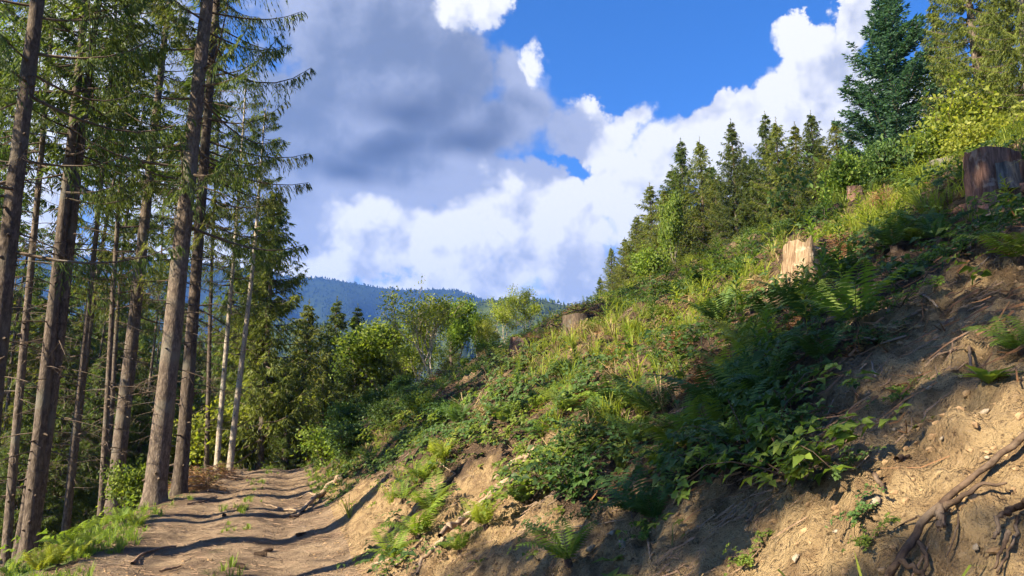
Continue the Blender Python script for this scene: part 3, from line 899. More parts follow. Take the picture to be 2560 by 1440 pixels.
HILL = [  # top pixel, distance, crown, width, label
    (1500, 695, 60, FULL[0], 0.8, 'lowest dark spruce at the left end of the hill row'),
    (1528, 622, 58, SLIM[0], 0.8, 'small pointed spruce second from the left end of the hill row'),
    (1562, 600, 56, FULL[1], 1.0, 'bushy olive spruce left of the taller hill spruces'),
    (1592, 545, 54, FULL[1], 0.9, 'olive spruce with broad drooping skirt on the left slope of the hill row'),
    (1624, 468, 52, SLIM[1], 0.95, 'pointed spruce standing clear above the olive ones'),
    (1660, 480, 47, FULL[1], 0.85, 'soft olive spruce in front of the first twin tops'),
    (1702, 362, 48, FULL[0], 0.80, 'dark spruce forming the left of the twin tops'),
    (1749, 358, 47, SLIM[0], 0.80, 'slim spruce forming the right of the twin tops'),
    (1786, 450, 46, SLIM[1], 0.90, 'short ragged spruce between twin tops and lone dark spire'),
    (1827, 314, 43, FULL[0], 0.72, 'dark spruce spire with bare reddish trunk in the middle of the hill row'),
    (1880, 400, 43, FULL[2], 0.75, 'short dark spruce right of the middle spire'),
    (1913, 294, 42, FULL[0], 0.70, 'dark spruce left of two close tops on the hill'),
    (1940, 310, 41, SLIM[0], 0.85, 'olive spruce with bare trunk, right of two close tops on the hill'),
    (1987, 318, 41, SLIM[1], 0.85, 'thin leaning top spruce left of the pointed olive one'),
    (2027, 290, 39, FULL[2], 0.72, 'pointed olive spruce, tallest of the right half of the hill row'),
    (2087, 308, 38, SLIM[0], 1.0, 'drooping yellow-green spruce just left of the blue-green fir'),
    (1545, 660, 61, FULL[0], 1.0, 'dark spruce filling in behind the lowest of the hill row'),
    (1610, 570, 57, FULL[2], 1.0, 'dim spruce behind the olive one with the broad skirt'),
    (1680, 430, 53, FULL[0], 1.0, 'dim spruce behind the left of the twin tops'),
    (1775, 420, 51, FULL[2], 1.0, 'dim spruce behind the right of the twin tops'),
    (1860, 400, 48, FULL[0], 1.0, 'dim spruce behind the middle spire'),
    (1965, 380, 47, FULL[2], 1.0, 'dim spruce behind the two close tops'),
    (2055, 370, 45, FULL[0], 1.0, 'dim spruce behind the pointed olive one'),
    (2125, 350, 39, FULL[1], 0.85, 'short spruce tucked behind the left side of the fir'),
]
for i, (px, py, r, cr, wd, lab) in enumerate(HILL):
    top_tree('spruce_tree', px, py, r, cr, FULL_H, lab, 'spruces along the hilltop', wid=wd * 1.3, tr=0.13, rz=i * 2.3, sd=i)
top_tree('fir_tree', 2212, 0, 31, FIR, 9.0, 'dense blue-green fir standing tall at the right of the hill', None, wid=1.18, tr=0.16, rz=0.7, sd=31)
top_tree('spruce_tree', 2395, -210, 27, BIG[0], 14.0, 'large drooping olive spruce right of the fir, top out of frame', 'large spruces at the top right', wid=0.95, tr=0.19, rz=1.0, sd=32)
top_tree('spruce_tree', 2500, -330, 24, BIG[1], 14.0, 'tall spruce with pale bare trunk at the upper right corner', 'large spruces at the top right', wid=0.85, tr=0.16, rz=2.5, sd=33, bark=MAT['bark_pale'])
top_tree('spruce_tree', 2640, -300, 27, BIG[0], 14.0, 'large spruce cut by the right edge of the picture', 'large spruces at the top right', wid=1.0, tr=0.19, rz=4.0, sd=34)
top_tree('spruce_tree', 2330, 20, 36, FULL[1], FULL_H, 'olive spruce filling the gap between fir and large spruces', 'large spruces at the top right', wid=0.9, tr=0.14, rz=4.4, sd=35)
top_tree('spruce_tree', 2460, 60, 38, FULL[0], FULL_H, 'dark spruce in the background between the large spruces', 'large spruces at the top right', wid=0.9, tr=0.14, rz=0.4, sd=36)

# ------------------------------------------------------------------ spruces in the middle distance
MID = [
    (690, 488, 34, FULL[1], 0.95, 'broad conical spruce with layered branches beside the bare pole'),
    (650, 560, 38.5, FULL[2], 0.55, 'dim spruce hidden behind the broad conical one'),
    (590, 640, 50, FULL[0], 0.6, 'dark spruce behind the bare pole'),
    (722, 955, 33, FULL[0], 0.85, 'low dark young spruce where the track disappears'),
    (895, 775, 45, FULL[0], 1.05, 'dark spruce right behind the pair below the mountain'),
    (925, 835, 45, FULL[1], 0.95, 'short olive spruce left of the round dark tree'),
    (985, 805, 41, FULL[0], 0.9, 'short dark spruce right of the round dark tree'),
    (1130, 800, 42, FULL[2], 0.8, 'short spruce showing behind the pale stemmed tree'),
    (772, 770, 50, FULL[1], 1.1, 'sunlit spruce, left of the pair below the mountain'),
    (842, 760, 52, FULL[0], 1.1, 'darker spruce, right of the pair below the mountain'),
    (812, 930, 37, FULL[1], 0.8, 'small bright young spruce right of the dark one by the track'),
    (755, 985, 37, FULL[1], 0.7, 'small young spruce left of the small bright one by the track'),
]
for i, (px, py, r, cr, wd, lab) in enumerate(MID):
    top_tree('spruce_tree', px, py, r, cr, FULL_H, lab, 'spruces in the middle distance', wid=wd, tr=0.15, rz=i * 1.7 + 0.3, sd=60 + i)

# ------------------------------------------------------------------ broadleaf trees and bushes
def broadleaf(seed, H, stems, spread, nleaf, leaf, mat, bark, first=0.3, depth=4, thick=0.05, up=0.7, ld=2):
    rng = np.random.default_rng(seed)
    gw, gl = Geo(), Geo()
    tips = []
    def grow(P, d, L, r, dep):
        n = 5
        pts = [P]
        dd = d
        for k in range(n):
            dd = nrm(dd + rng.normal(0, 0.11, 3) + np.array([0, 0, 0.05 * up]))
            pts.append(pts[-1] + dd * L / n)
        pts = np.array(pts)
        V, F = tube(pts, np.linspace(r, r * 0.6, n + 1), 6 if dep > 2 else 4, rng=rng)
        gw.add(V, F, 0.5)
        if dep <= ld:
            for k in range(2 if dep <= 2 else 4, n + 1):
                tips.append((pts[k], dd))
        if dep <= 0:
            return
        for k in range(rng.integers(3, 5)):
            f = rng.uniform(0.45, 1.0) if k else 1.0
            b = np.array([np.interp(f * n, np.arange(n + 1), pts[:, q_]) for q_ in range(3)])
            nd = nrm(dd * up + nrm(rng.normal(size=3)) * spread + np.array([0, 0, 0.25]))
            grow(b, nd, L * rng.uniform(0.55, 0.8), r * 0.55, dep - 1)
    for s_ in range(stems):
        a = rng.uniform(0, 6.28); o = 0.06 * H if stems > 1 else 0
        grow(np.array([math.cos(a) * o * 0.4, math.sin(a) * o * 0.4, -0.1]), nrm([math.cos(a) * 0.25 * (stems > 1), math.sin(a) * 0.25 * (stems > 1), 1]), H * (first if stems == 1 else first * rng.uniform(0.8, 1.3)), thick * (1 if stems == 1 else 0.7), depth)
    T = np.array([t[0] for t in tips]); D = np.array([t[1] for t in tips])
    T[:, 2] = np.maximum(T[:, 2], 0.05)
    idx = rng.integers(0, len(T), nleaf)
    base = T[idx] + rng.normal(0, leaf * 1.3, (nleaf, 3))
    d = D[idx] * 0.5 + rng.normal(0, 0.7, (nleaf, 3)) + np.array([0, 0, -0.25])
    ct = np.clip(rng.normal(0.5, 0.25, len(T)), 0, 1)
    V, F = diamonds(base, d, leaf * rng.uniform(0.6, 1.4, nleaf), leaf * 0.62 * rng.uniform(0.7, 1.3, nleaf), rng, roll=None, mid=0.5)
    gl.add(V, F, np.repeat(np.clip(ct[idx] + rng.normal(0, 0.15, nleaf), 0, 1), 4))
    h = max(V[:, 2].max(), 0.1)
    return gw.mesh('trunk', bark, True), gl.mesh('crown', mat), h

BL = [broadleaf(500, 4.2, 3, 0.55, 4300, 0.125, MAT['leaf_yellow'], MAT['bark_pale'], first=0.42, depth=4, thick=0.07),
      broadleaf(501, 4.0, 1, 0.6, 5600, 0.135, MAT['leaf'], MAT['bark_pale'], first=0.36, depth=4, thick=0.06),
      broadleaf(502, 4.0, 2, 0.55, 4500, 0.13, MAT['leaf_yellow'], MAT['bark_pale'], first=0.40, depth=4, thick=0.05)]
BUSH = [broadleaf(510, 2.0, 6, 0.7, 3600, 0.11, MAT['leaf'], MAT['limb'], first=0.30, depth=3, thick=0.03),
        broadleaf(511, 2.0, 6, 0.7, 3600, 0.11, MAT['leaf_yellow'], MAT['limb'], first=0.32, depth=3, thick=0.03),
        broadleaf(512, 2.0, 7, 0.75, 3800, 0.11, MAT['leaf_dark'], MAT['limb'], first=0.28, depth=3, thick=0.03)]

def leafy(name, px, py, r, proto, label, cat, group, wid=1.0, rz=0.0, sink=0.0, by=None):
    top = at_dist(px, py, r); P0 = on_ground(top[0], top[1]); P0[2] -= sink
    H = top[2] - P0[2]; sz = max(H, 0.3) / proto[2]
    return place(name, [('trunk' if cat == 'tree' else 'stems', proto[0], (sz * wid, sz * wid, sz)), ('crown' if cat == 'tree' else 'foliage', proto[1], (sz * wid, sz * wid, sz))], P0, label, cat, group, rz=rz)

BROAD = [
    (1088, 700, 30, BL[0], 1.1, 'multi-stemmed pale barked tree with yellow-green leaves below the mountain'),
    (1150, 735, 34, BL[1], 0.9, 'darker green tree right behind the multi-stemmed pale one'),
    (958, 785, 42, BL[1], 1.2, 'round dark green broadleaf tree left of the multi-stemmed pale one'),
    (1262, 733, 34, BL[2], 1.1, 'thin airy yellow-green tree, left of two against the sky'),
    (1322, 710, 33, BL[2], 1.0, 'thin airy yellow-green tree, right of two against the sky'),
    (1228, 795, 32, BL[2], 1.0, 'short rounded yellow-green tree between the airy pair and the pale one'),
    (1015, 850, 36, BL[0], 0.8, 'low green tree in front of the round dark one'),
    (905, 845, 46, BL[1], 0.8, 'dark green broadleaf tree right of the spruce pair'),
    (1045, 800, 33, BL[2], 1.1, 'small yellow-green tree leaning left of the multi-stemmed pale one'),
    (1195, 775, 36, BL[1], 0.9, 'slim green tree between the pale stemmed and the airy trees'),
    (1365, 790, 30, BL[2], 0.9, 'small airy tree nearest to the skyline stump'),
    (1678, 470, 44, BL[1], 0.45, 'grey-green broadleaf tree among the left hill spruces'),
]
for i, (px, py, r, pr, wd, lab) in enumerate(BROAD):
    leafy('broadleaf_tree', px, py, r, pr, lab, 'tree', 'broadleaf trees below the mountain' if i < 11 else None, wid=wd, rz=i * 1.1)

BUSHES = [
    (555, 985, 35, BUSH[1], 1.0, 'large bright yellow-green bush behind the flaky pale trunk'),
    (618, 965, 36, BUSH[1], 1.0, 'large bright bush behind the straight bare pole'),
    (498, 1000, 34, BUSH[1], 1.0, 'bright green bush behind the knotty spruce'),
    (335, 1140, 22, BUSH[0], 0.8, 'small sunlit bush between leaning spruce and thickest spruce'),
    (760, 940, 40, BUSH[1], 0.9, 'tall pale green bush left of the small bright spruce'),
    (865, 985, 32, BUSH[2], 0.9, 'green bush on the slope right of the track end'),
    (935, 950, 33, BUSH[2], 0.9, 'dark green bush below the round dark tree'),
    (1000, 925, 30, BUSH[2], 1.0, 'green bush left of the foot of the pale stemmed tree'),
    (1160, 890, 27, BUSH[0], 1.0, 'yellow-green bush right of the foot of the pale stemmed tree'),
    (1215, 840, 29, BUSH[0], 1.0, 'green bush below the short rounded tree'),
    (1290, 830, 27, BUSH[1], 0.9, 'yellow bush left of the grassy stump'),
    (1030, 955, 24, BUSH[2], 1.3, 'leafy bush left of the reddish dead heap'),
    (1250, 865, 25, BUSH[1], 1.1, 'lime green bush left of the small brown stump'),
    (1185, 915, 22, BUSH[2], 1.1, 'dark bush right of the reddish dead heap'),
    (1345, 845, 22, BUSH[0], 1.0, 'green bush between small brown stump and skyline stump'),
    (1540, 770, 19, BUSH[0], 1.3, 'low leafy shrub right of the skyline stump'),
    (1650, 850, 11.5, BUSH[0], 1.2, 'low bright shrub in the middle of the sunny bank'),
    (1590, 930, 11, BUSH[1], 1.2, 'low yellow-green shrub left below the bright one of the sunny bank'),
    (1740, 800, 13, BUSH[2], 1.2, 'low dark shrub right of the bright one of the sunny bank'),
    (1480, 890, 13, BUSH[0], 1.3, 'low shrub below the skyline stump'),
    (1840, 770, 12, BUSH[2], 1.1, 'low dark shrub left below the bleached stump'),
    (1900, 655, 14, BUSH[0], 1.2, 'low shrub just left of the bleached stump'),
    (1720, 690, 17, BUSH[1], 1.3, 'yellow-green shrub under the twin tops'),
    (1800, 640, 18, BUSH[0], 1.3, 'green shrub under the lone dark spire'),
    (2080, 570, 13, BUSH[0], 1.2, 'low shrub right above the bleached stump'),
    (2200, 480, 15, BUSH[2], 1.2, 'dark low shrub on the skyline below the fir'),
    (2290, 430, 15, BUSH[0], 1.2, 'green low shrub left of the low grey stump'),
    (1400, 980, 11, BUSH[2], 1.2, 'dark shrub right of the hanging dry bundle'),
    (1290, 975, 13, BUSH[0], 1.2, 'green shrub just above the hanging dry bundle'),
    (1120, 985, 15, BUSH[2], 1.3, 'dark shrub left of the hanging dry bundle'),
    (820, 1050, 24, BUSH[0], 1.2, 'leafy bush at the right verge near the track crest'),
    (890, 1030, 20, BUSH[2], 1.2, 'dark bush on the lower bank right of the verge bush'),
    (975, 985, 19, BUSH[2], 1.2, 'dark leafy bush in the middle of the lower bank'),
    (1060, 975, 17, BUSH[0], 1.2, 'green bush on the bank below the reddish dead heap'),
    (2390, 205, 24, BUSH[1], 0.9, 'bright yellow-green hazel bush in front of the large spruces'),
    (2300, 300, 24, BUSH[0], 0.9, 'green bush at the foot of the fir'),
    (2440, 260, 22, BUSH[1], 1.0, 'yellow-green bush left of the pale bare trunk'),
    (2150, 385, 27, BUSH[0], 1.0, 'green bush below the left side of the fir'),
    (2540, 330, 17, BUSH[2], 1.0, 'dark bush behind the reddish stump'),
    (1630, 610, 34, BUSH[0], 1.0, 'green bush under the left hill spruces'),
    (2190, 330, 21, BUSH[2], 0.7, 'leafy sapling bush in front of the fir'),
    (2110, 370, 18, BUSH[0], 0.7, 'fresh green bush with arching stems left of the fir foot'),
    (1870, 560, 26, BUSH[2], 0.9, 'dark green bush under the middle spire'),
]
for i, (px, py, r, pr, wd, lab) in enumerate(BUSHES):
    leafy('leafy_bush', px, py, r, pr, lab, 'bush', 'leafy bushes', wid=wd, rz=i * 0.9)

# ------------------------------------------------------------------ small plants: shapes
def gnormal(P):
    P = np.atleast_2d(P); e = 0.08
    x, y = P[:, 0], P[:, 1]
    hx = (ground_h(x + e, y, False) - ground_h(x - e, y, False)) / (2 * e)
    hy = (ground_h(x, y + e, False) - ground_h(x, y - e, False)) / (2 * e)
    return nrm(np.stack([-hx, -hy, np.ones_like(hx)], -1))

def leaves(base, d, up, L, Wd, fold=0.18, bend=0.15):
    """folded pointed leaves, four triangles each"""
    base = np.asarray(base, float).reshape(-1, 3); N = len(base)
    d = nrm(np.asarray(d, float).reshape(-1, 3)); up = np.broadcast_to(np.asarray(up, float), (N, 3))
    side = nrm(np.cross(d, up)); nn = np.cross(side, d)
    L = np.broadcast_to(L, (N,))[:, None]; Wd = np.broadcast_to(Wd, (N,))[:, None]
    m = base + d * L * 0.42
    l = m + side * Wd * 0.5 + nn * Wd * fold; r = m - side * Wd * 0.5 + nn * Wd * fold
    t = base + d * L - nn * L * bend
    V = np.stack([base, l, t, r, m], 1).reshape(-1, 3)
    F = (np.arange(N)[:, None, None] * 5 + np.array([[0, 4, 1], [1, 4, 2], [0, 3, 4], [3, 2, 4]])[None]).reshape(-1, 3)
    return V, F

def rand_dirs(rng, n, zlo, zhi):
    a = rng.uniform(0, 2 * np.pi, n); z = rng.uniform(zlo, zhi, n)
    return nrm(np.stack([np.cos(a), np.sin(a), z], -1))

def p_bramble(seed, n=26, R=0.26, H=0.20, leaf=0.062):
    """low clump of trifoliate leaves on short arching stems"""
    rng = np.random.default_rng(seed); g = Geo()
    k = n // 3
    a = rng.uniform(0, 2 * np.pi, k); r = R * np.sqrt(rng.uniform(0, 1, k)); h = H * rng.uniform(0.15, 1.0, k)
    c = np.stack([np.cos(a) * r, np.sin(a) * r, h], -1)
    yaw = rng.uniform(0, 2 * np.pi, k)
    for j in (-1, 0, 1):
        y = yaw + j * 1.25
        d = np.stack([np.cos(y), np.sin(y), rng.uniform(-0.45, 0.25, k)], -1)
        L = leaf * rng.uniform(0.7, 1.35, k) * (1.15 if j == 0 else 0.9)
        up = nrm(np.array([0, 0, 1.0]) + rng.normal(0, 0.35, (k, 3)))
        V, F = leaves(c + d * 0.008, d, up, L, L * 0.68)
        g.add(V, F, np.repeat(np.clip(rng.normal(0.45, 0.22, k), 0, 1), 5))
    for i in range(1):
        q = c[rng.integers(0, k)]
        V, F = tube([[0, 0, -0.02], q * [0.5, 0.5, 1.1], q], [0.004, 0.003, 0.002], 3, rng=rng); g.add(V, F, 0.15)
    return g

def p_grass(seed, n=16, H=0.30, w=0.0042, lean=0.5):
    rng = np.random.default_rng(seed); g = Geo()
    a = rng.uniform(0, 2 * np.pi, n); o = np.stack([np.cos(a), np.sin(a), 0 * a], -1)
    b = o * rng.uniform(0, 0.05, (n, 1))
    h = H * rng.uniform(0.45, 1.2, n)[:, None]; ln = lean * rng.uniform(0.2, 1.4, n)[:, None]
    side = np.stack([-np.sin(a), np.cos(a), 0 * a], -1) * w * rng.uniform(0.6, 1.3, n)[:, None]
    z = np.array([0, 0, 1.0])
    p1 = b + z * h * 0.5 + o * h * ln * 0.22
    p2 = b + z * h * (0.88 - 0.15 * ln) + o * h * ln * 0.62
    p3 = b + z * h * (1.0 - 0.42 * ln) + o * h * ln * 1.05
    V = np.stack([b - side, b + side, p1 + side, p1 - side, p2 + side * 0.7, p2 - side * 0.7, p3], 1).reshape(-1, 3)
    i = np.arange(n)[:, None] * 7
    tn = np.repeat(np.clip(rng.normal(0.5, 0.25, n), 0, 1), 7)
    F4 = np.concatenate([i + np.array([[0, 1, 2, 3]]), i + np.array([[3, 2, 4, 5]])])
    g.v.append(V); g.t.append(tn); g.n = len(V)
    g.f += [F4, i + np.array([[5, 4, 6]])]; g.mi += [np.zeros(len(F4), np.int32), np.zeros(n, np.int32)]
    return g

def p_rosette(seed, n=7, L=0.09):
    rng = np.random.default_rng(seed); g = Geo()
    d = rand_dirs(rng, n, 0.05, 0.9); l = L * rng.uniform(0.6, 1.3, n)
    V, F = leaves(d * 0.01, d, (0, 0, 1), l, l * 0.42, bend=0.3)
    g.add(V, F, np.repeat(np.clip(rng.normal(0.5, 0.2, n), 0, 1), 5))
    return g

def fern_geo(seed, n=7, L=0.6, arch=0.55, pin=17, flat=0.0):
    """shuttlecock of arching fronds, every pinna toothed"""
    rng = np.random.default_rng(seed); out = []
    for k in range(n):
        g = Geo(); out.append(g)
        a = 2 * np.pi * (k + rng.uniform(-0.35, 0.35)) / n; l = L * rng.uniform(0.6, 1.15)
        o = np.array([math.cos(a), math.sin(a), 0]); z = np.array([0, 0, 1.0])
        e0 = rng.uniform(0.9, 1.25) * (1 - flat) + 0.35 * flat
        u = np.linspace(0, 1, 9)
        el = e0 - arch * 2.1 * u ** 1.4
        step = l / 8
        P = np.concatenate([[np.zeros(3)], np.cumsum((np.cos(el)[:-1, None] * o + np.sin(el)[:-1, None] * z) * step, 0)])
        V, F = tube(P, 0.0045 * (1 - 0.8 * u) * (L / 0.6), 3, rng=rng); g.add(V, F, 0.75)
        uu = np.linspace(0.12, 0.99, pin)
        B = np.stack([np.interp(uu, u, P[:, q]) for q in range(3)], -1)
        T = nrm(np.stack([np.interp(uu, u, np.gradient(P[:, q])) for q in range(3)], -1))
        side = np.array([-math.sin(a), math.cos(a), 0]); nn = nrm(np.cross(T, side)); nn = np.where(nn[:, 2:] < 0, -nn, nn)
        pl = l * 0.27 * np.sin(np.pi * np.clip(uu * 0.84 + 0.16, 0, 1)) ** 0.8 + 0.012
        tone = np.clip(rng.normal(0.5, 0.12), 0, 1)
        for sg in (-1, 1):
            d = nrm(T * 0.38 + side * sg - nn * 0.10 + rng.normal(0, 0.04, T.shape))
            V, F = leaves(B, d, nn, pl, l * 0.058 * (1.1 - 0.5 * uu), 0.10, 0.14)
            g.add(V, F, np.clip(tone + np.repeat(rng.normal(0, 0.08, len(uu)), 5), 0, 1))
            acr = nrm(np.cross(nn, d))
            for f in (0.3, 0.55):                 # side lobes of each pinna
                for s2 in (-1, 1):
                    V, F = diamonds(B + d * (pl * f)[:, None], nrm(d * 0.9 + acr * s2 * 0.8), l * 0.040 * (1.15 - f) + 0 * pl, l * 0.022, rng, roll=nn, mid=0.45)
                    g.add(V, F, np.clip(tone + np.repeat(rng.normal(0, 0.07, len(uu)), 4), 0, 1))
    return out

def herb_geo(seed, H=0.8, n=34, leaf=0.11, w=0.17, tilt=0.10, tipbare=0.0):
    """upright stalk with narrow leaves all round"""
    rng = np.random.default_rng(seed); g = Geo(); gl = Geo()
    u = np.linspace(0, 1, 7); bx, by = rng.normal(0, tilt, 2)
    P = np.stack([bx * H * u ** 2, by * H * u ** 2, H * u], -1)
    V, F = tube(P, 0.0055 * (1.1 - 0.8 * u), 4, rng=rng); g.add(V, F, 0.35)
    uu = np.linspace(0.10, 1 - tipbare, n)
    B = np.stack([np.interp(uu, u, P[:, q]) for q in range(3)], -1)
    a = np.arange(n) * 2.4 + rng.normal(0, 0.2, n)
    d = np.stack([np.cos(a), np.sin(a), 0.35 + 0.9 * uu + rng.normal(0, 0.15, n)], -1)
    L = leaf * (0.55 + 0.8 * np.sin(np.pi * np.clip(uu, 0.08, 0.97))) * rng.uniform(0.8, 1.2, n)
    V, F = leaves(B, d, (0, 0, 1), L, L * w * 1.6, bend=0.28)
    gl.add(V, F, np.repeat(np.clip(0.35 + 0.35 * uu + rng.normal(0, 0.12, n), 0, 1), 5))
    return g, gl

def scatter(protos, P, rng, smin, smax, align=0.5, tint_off=None, geo=None):
    """merge many small copies into one mesh"""
    g = geo or Geo()
    N = len(P)
    which = rng.integers(0, len(protos), N)
    nr = gnormal(P)
    for k, pr in enumerate(protos):
        idx = np.nonzero(which == k)[0]
        if not len(idx): continue
        V, Fs, T, MI = pr.arrays()
        up = nrm(nr[idx] * align + np.array([0, 0, 1.0]) * (1 - align))
        a = rng.uniform(0, 2 * np.pi, len(idx))
        x = nrm(np.cross(np.stack([np.cos(a), np.sin(a), 0 * a], -1), up)); y = np.cross(up, x)
        sc = rng.uniform(smin, smax, len(idx))[:, None, None]
        W_ = (V[None, :, 0:1] * x[:, None] + V[None, :, 1:2] * y[:, None] + V[None, :, 2:3] * up[:, None]) * sc + P[idx][:, None, :]
        tt = np.broadcast_to(T[None], (len(idx), len(T)))
        if tint_off is not None: tt = np.clip(tt + tint_off[idx][:, None], 0, 1)
        n0 = g.n
        g.v.append(W_.reshape(-1, 3)); g.t.append(tt.reshape(-1).copy()); g.n += len(idx) * len(V)
        for F, mi in zip(Fs, MI):
            g.f.append((np.arange(len(idx))[:, None, None] * len(V) + F[None]).reshape(-1, F.shape[1]) + n0)
            g.mi.append(np.tile(mi, len(idx)))
    return g

def stuff(name, g, mat, label, cat):
    o = link(name, g.mesh(name, mat))
    return tag(o, label, cat, kind='stuff')

# ------------------------------------------------------------------ ground cover on the bank
rg = np.random.default_rng(77)
def ground_points(n, s0, s1, t0, t1):
    s = rg.uniform(s0, s1, n); t = rg.uniform(t0, t1, n)
    x, y = to_xy(s, t)
    return np.stack([x, y, ground_h(x, y)], -1), s, t

P, s_, t_ = ground_points(90000, 1.7, 16, -3, 40)
r_ = np.hypot(P[:, 0], P[:, 1])
bare = bare_at(P)
patch = fbm(P[:, 0] * 0.75, P[:, 1] * 0.75, 201, 3)           # where brambles, grass or herbs win
patch2 = fbm(P[:, 0] * 1.6 + 40, P[:, 1] * 1.6, 205, 3)
veg = np.clip(1 - bare, 0.0, 1) ** 1.5
_px = project(P)
veg = veg * np.where((_px[:, 0] > 1880) & (_px[:, 1] > 600), 0.35, 1.0)      # the shaded slope right of the pale stump is thinly grown
veg = veg * np.clip(1.15 - 3.0 * np.clip(fbm(P[:, 0] * 0.9 + 3, P[:, 1] * 0.9, 207, 3) - 0.08, 0, 1), 0.12, 1)      # brown earth shows between the growth
GRASSY = [(1600, 830, 1.6), (1530, 880, 1.1), (1720, 770, 1.4), (1440, 850, 1.0), (1860, 690, 1.2), (1960, 700, 1.0), (1480, 960, 0.8), (1380, 900, 1.0), (2100, 590, 1.4), (2230, 520, 1.6), (2350, 470, 1.5), (1560, 760, 1.5)]
gr = np.zeros(len(P))
for (px, py, rad) in GRASSY:
    h = hit(px, py)
    if h is not None:
        gr = np.maximum(gr, np.exp(-((P[:, 0] - h[0]) ** 2 + (P[:, 1] - h[1]) ** 2) / rad ** 2))
dens = np.clip(7.0 / np.maximum(r_, 4.0), 0.16, 1.0) ** 0.8
u1 = rg.uniform(size=len(P)); u2 = rg.uniform(size=len(P))
keep_b = (u1 < veg * dens * np.clip(0.42 + 1.5 * patch - 0.6 * gr, 0.03, 1) * 0.255)
keep_g = (u2 < dens * np.clip(veg + 0.0, 0, 1) * np.clip(0.06 - 0.6 * patch + 0.75 * gr, 0.01, 1) * 0.30) & ~keep_b
u3 = rg.uniform(size=len(P))
keep_h = (u3 < dens * (veg * np.clip(0.25 + patch2, 0.02, 1) * 0.30 + 0.010)) & ~keep_b & ~keep_g
BR = [p_bramble(600 + k, n=21 + 3 * k, R=0.22 + 0.03 * k, H=0.16 + 0.03 * k, leaf=0.055 + 0.006 * k) for k in range(4)]
GRS = [p_grass(620 + k, n=20, H=0.24 + 0.05 * k, lean=0.65 + 0.1 * k) for k in range(4)]
ROS = [p_rosette(640 + k, n=6 + k) for k in range(3)]
far_sc = lambda p: 1.0
stuff('bramble_cover', scatter(BR, P[keep_b], rg, 0.7, 1.35, 0.6, tint_off=np.clip(patch2[keep_b] * 0.5, -0.3, 0.3)), MAT['leaf_dark'], 'dark green bramble leaves spread low over the bank', 'ground cover')
lush = keep_h & (patch2 > -0.05)
stuff('herb_cover', scatter(ROS + BR[:2], P[keep_h], rg, 0.6, 1.25, 0.5), MAT['leaf'], 'small fresh green herbs scattered over the bank', 'ground cover')
dry = patch2 > 0.22
stuff('bank_grass', scatter(GRS, P[keep_g & ~dry], rg, 0.7, 1.3, 0.3), MAT['leaf_yellow'], 'yellow-green grass growing on the upper bank', 'grass')
stuff('dry_grass', scatter(GRS, P[keep_g & dry], rg, 0.6, 1.1, 0.5), MAT['drygrass'], 'straw-coloured dry grass between the green tufts', 'grass')

# verges of the track, its grassy middle and the wood's floor
P, s_, t_ = ground_points(26000, -4.6, 2.4, 4, 40)
r_ = np.hypot(P[:, 0], P[:, 1])
nz = fbm(P[:, 0] * 0.9, P[:, 1] * 0.9, 231, 3)
left = sstep(-s_, 0.95, 1.45) * (1 - sstep(-s_, 2.6, 4.2))
midl = np.exp(-((s_ - 0.12) / 0.28) ** 2) * np.clip(nz * 2.2 - 0.12, 0, 1) * 0.8
rig = sstep(s_, 1.25, 1.8) * sstep(t_, 13, 19)
u1 = rg.uniform(size=len(P))
k = u1 < (left * np.clip(0.55 + nz, 0.05, 1) * (1 - 0.55 * sstep(t_, 12, 16)) + midl + rig * 0.8) * np.clip(10 / r_, 0.25, 1) * 0.55
SHORT = [p_grass(650 + j, n=18, H=0.08 + 0.04 * j, w=0.0042, lean=0.7) for j in range(3)]
stuff('verge_grass', scatter(SHORT, P[k], rg, 0.7, 1.3, 0.3), MAT['leaf'], 'short green grass on the verges and middle of the track', 'grass')
P, s_, t_ = ground_points(15000, -26, -1.9, 5, 48)
nz = fbm(P[:, 0] * 0.5, P[:, 1] * 0.5, 241, 3)
k = rg.uniform(size=len(P)) < np.clip(nz * 1.6 + 0.12, 0.0, 0.8) * 0.28
stuff('wood_undergrowth', scatter(BR + ROS, P[k], rg, 1.2, 2.6, 0.4), MAT['leaf'], 'low green undergrowth on the shady floor of the wood', 'ground cover')

# ------------------------------------------------------------------ litter: twigs, straw and pebbles
def litter(P, rng, Lr, Rr, lift=0.008):
    n = len(P); nr = gnormal(P)
    a = rng.uniform(0, 2 * np.pi, n)
    d = nrm(np.cross(np.stack([np.cos(a), np.sin(a), 0 * a], -1), nr))
    down = nrm(np.array([0, 0, -1.0]) + nr * nr[:, 2:3])
    d = nrm(d + down * rng.uniform(0, 1.3, n)[:, None])
    L = rng.uniform(*Lr, n)[:, None] * rng.uniform(0.4, 1, n)[:, None]; R = rng.uniform(*Rr, n)[:, None]
    sd = np.cross(nr, d)
    c0 = P + nr * lift - d * L / 2; c2 = P + nr * lift * rng.uniform(0.5, 4, n)[:, None] + d * L / 2
    c1 = P + nr * (lift + 0.02 * L) + sd * L * rng.normal(0, 0.10, n)[:, None]
    V = []
    for c, f in ((c0, 1.0), (c1, 0.9), (c2, 0.5)):
        V += [c + sd * R * f, c - sd * R * f, c + nr * R * 1.5 * f]
    V = np.stack(V, 1).reshape(-1, 3)
    q = []
    for b in (0, 3):
        for j in range(3):
            q.append([b + j, b + (j + 1) % 3, b + 3 + (j + 1) % 3, b + 3 + j])
    F = (np.arange(n)[:, None, None] * 9 + np.array(q)[None]).reshape(-1, 4)
    g = Geo(); g.add(V, F, np.repeat(rng.uniform(0, 1, n), 9)); return g

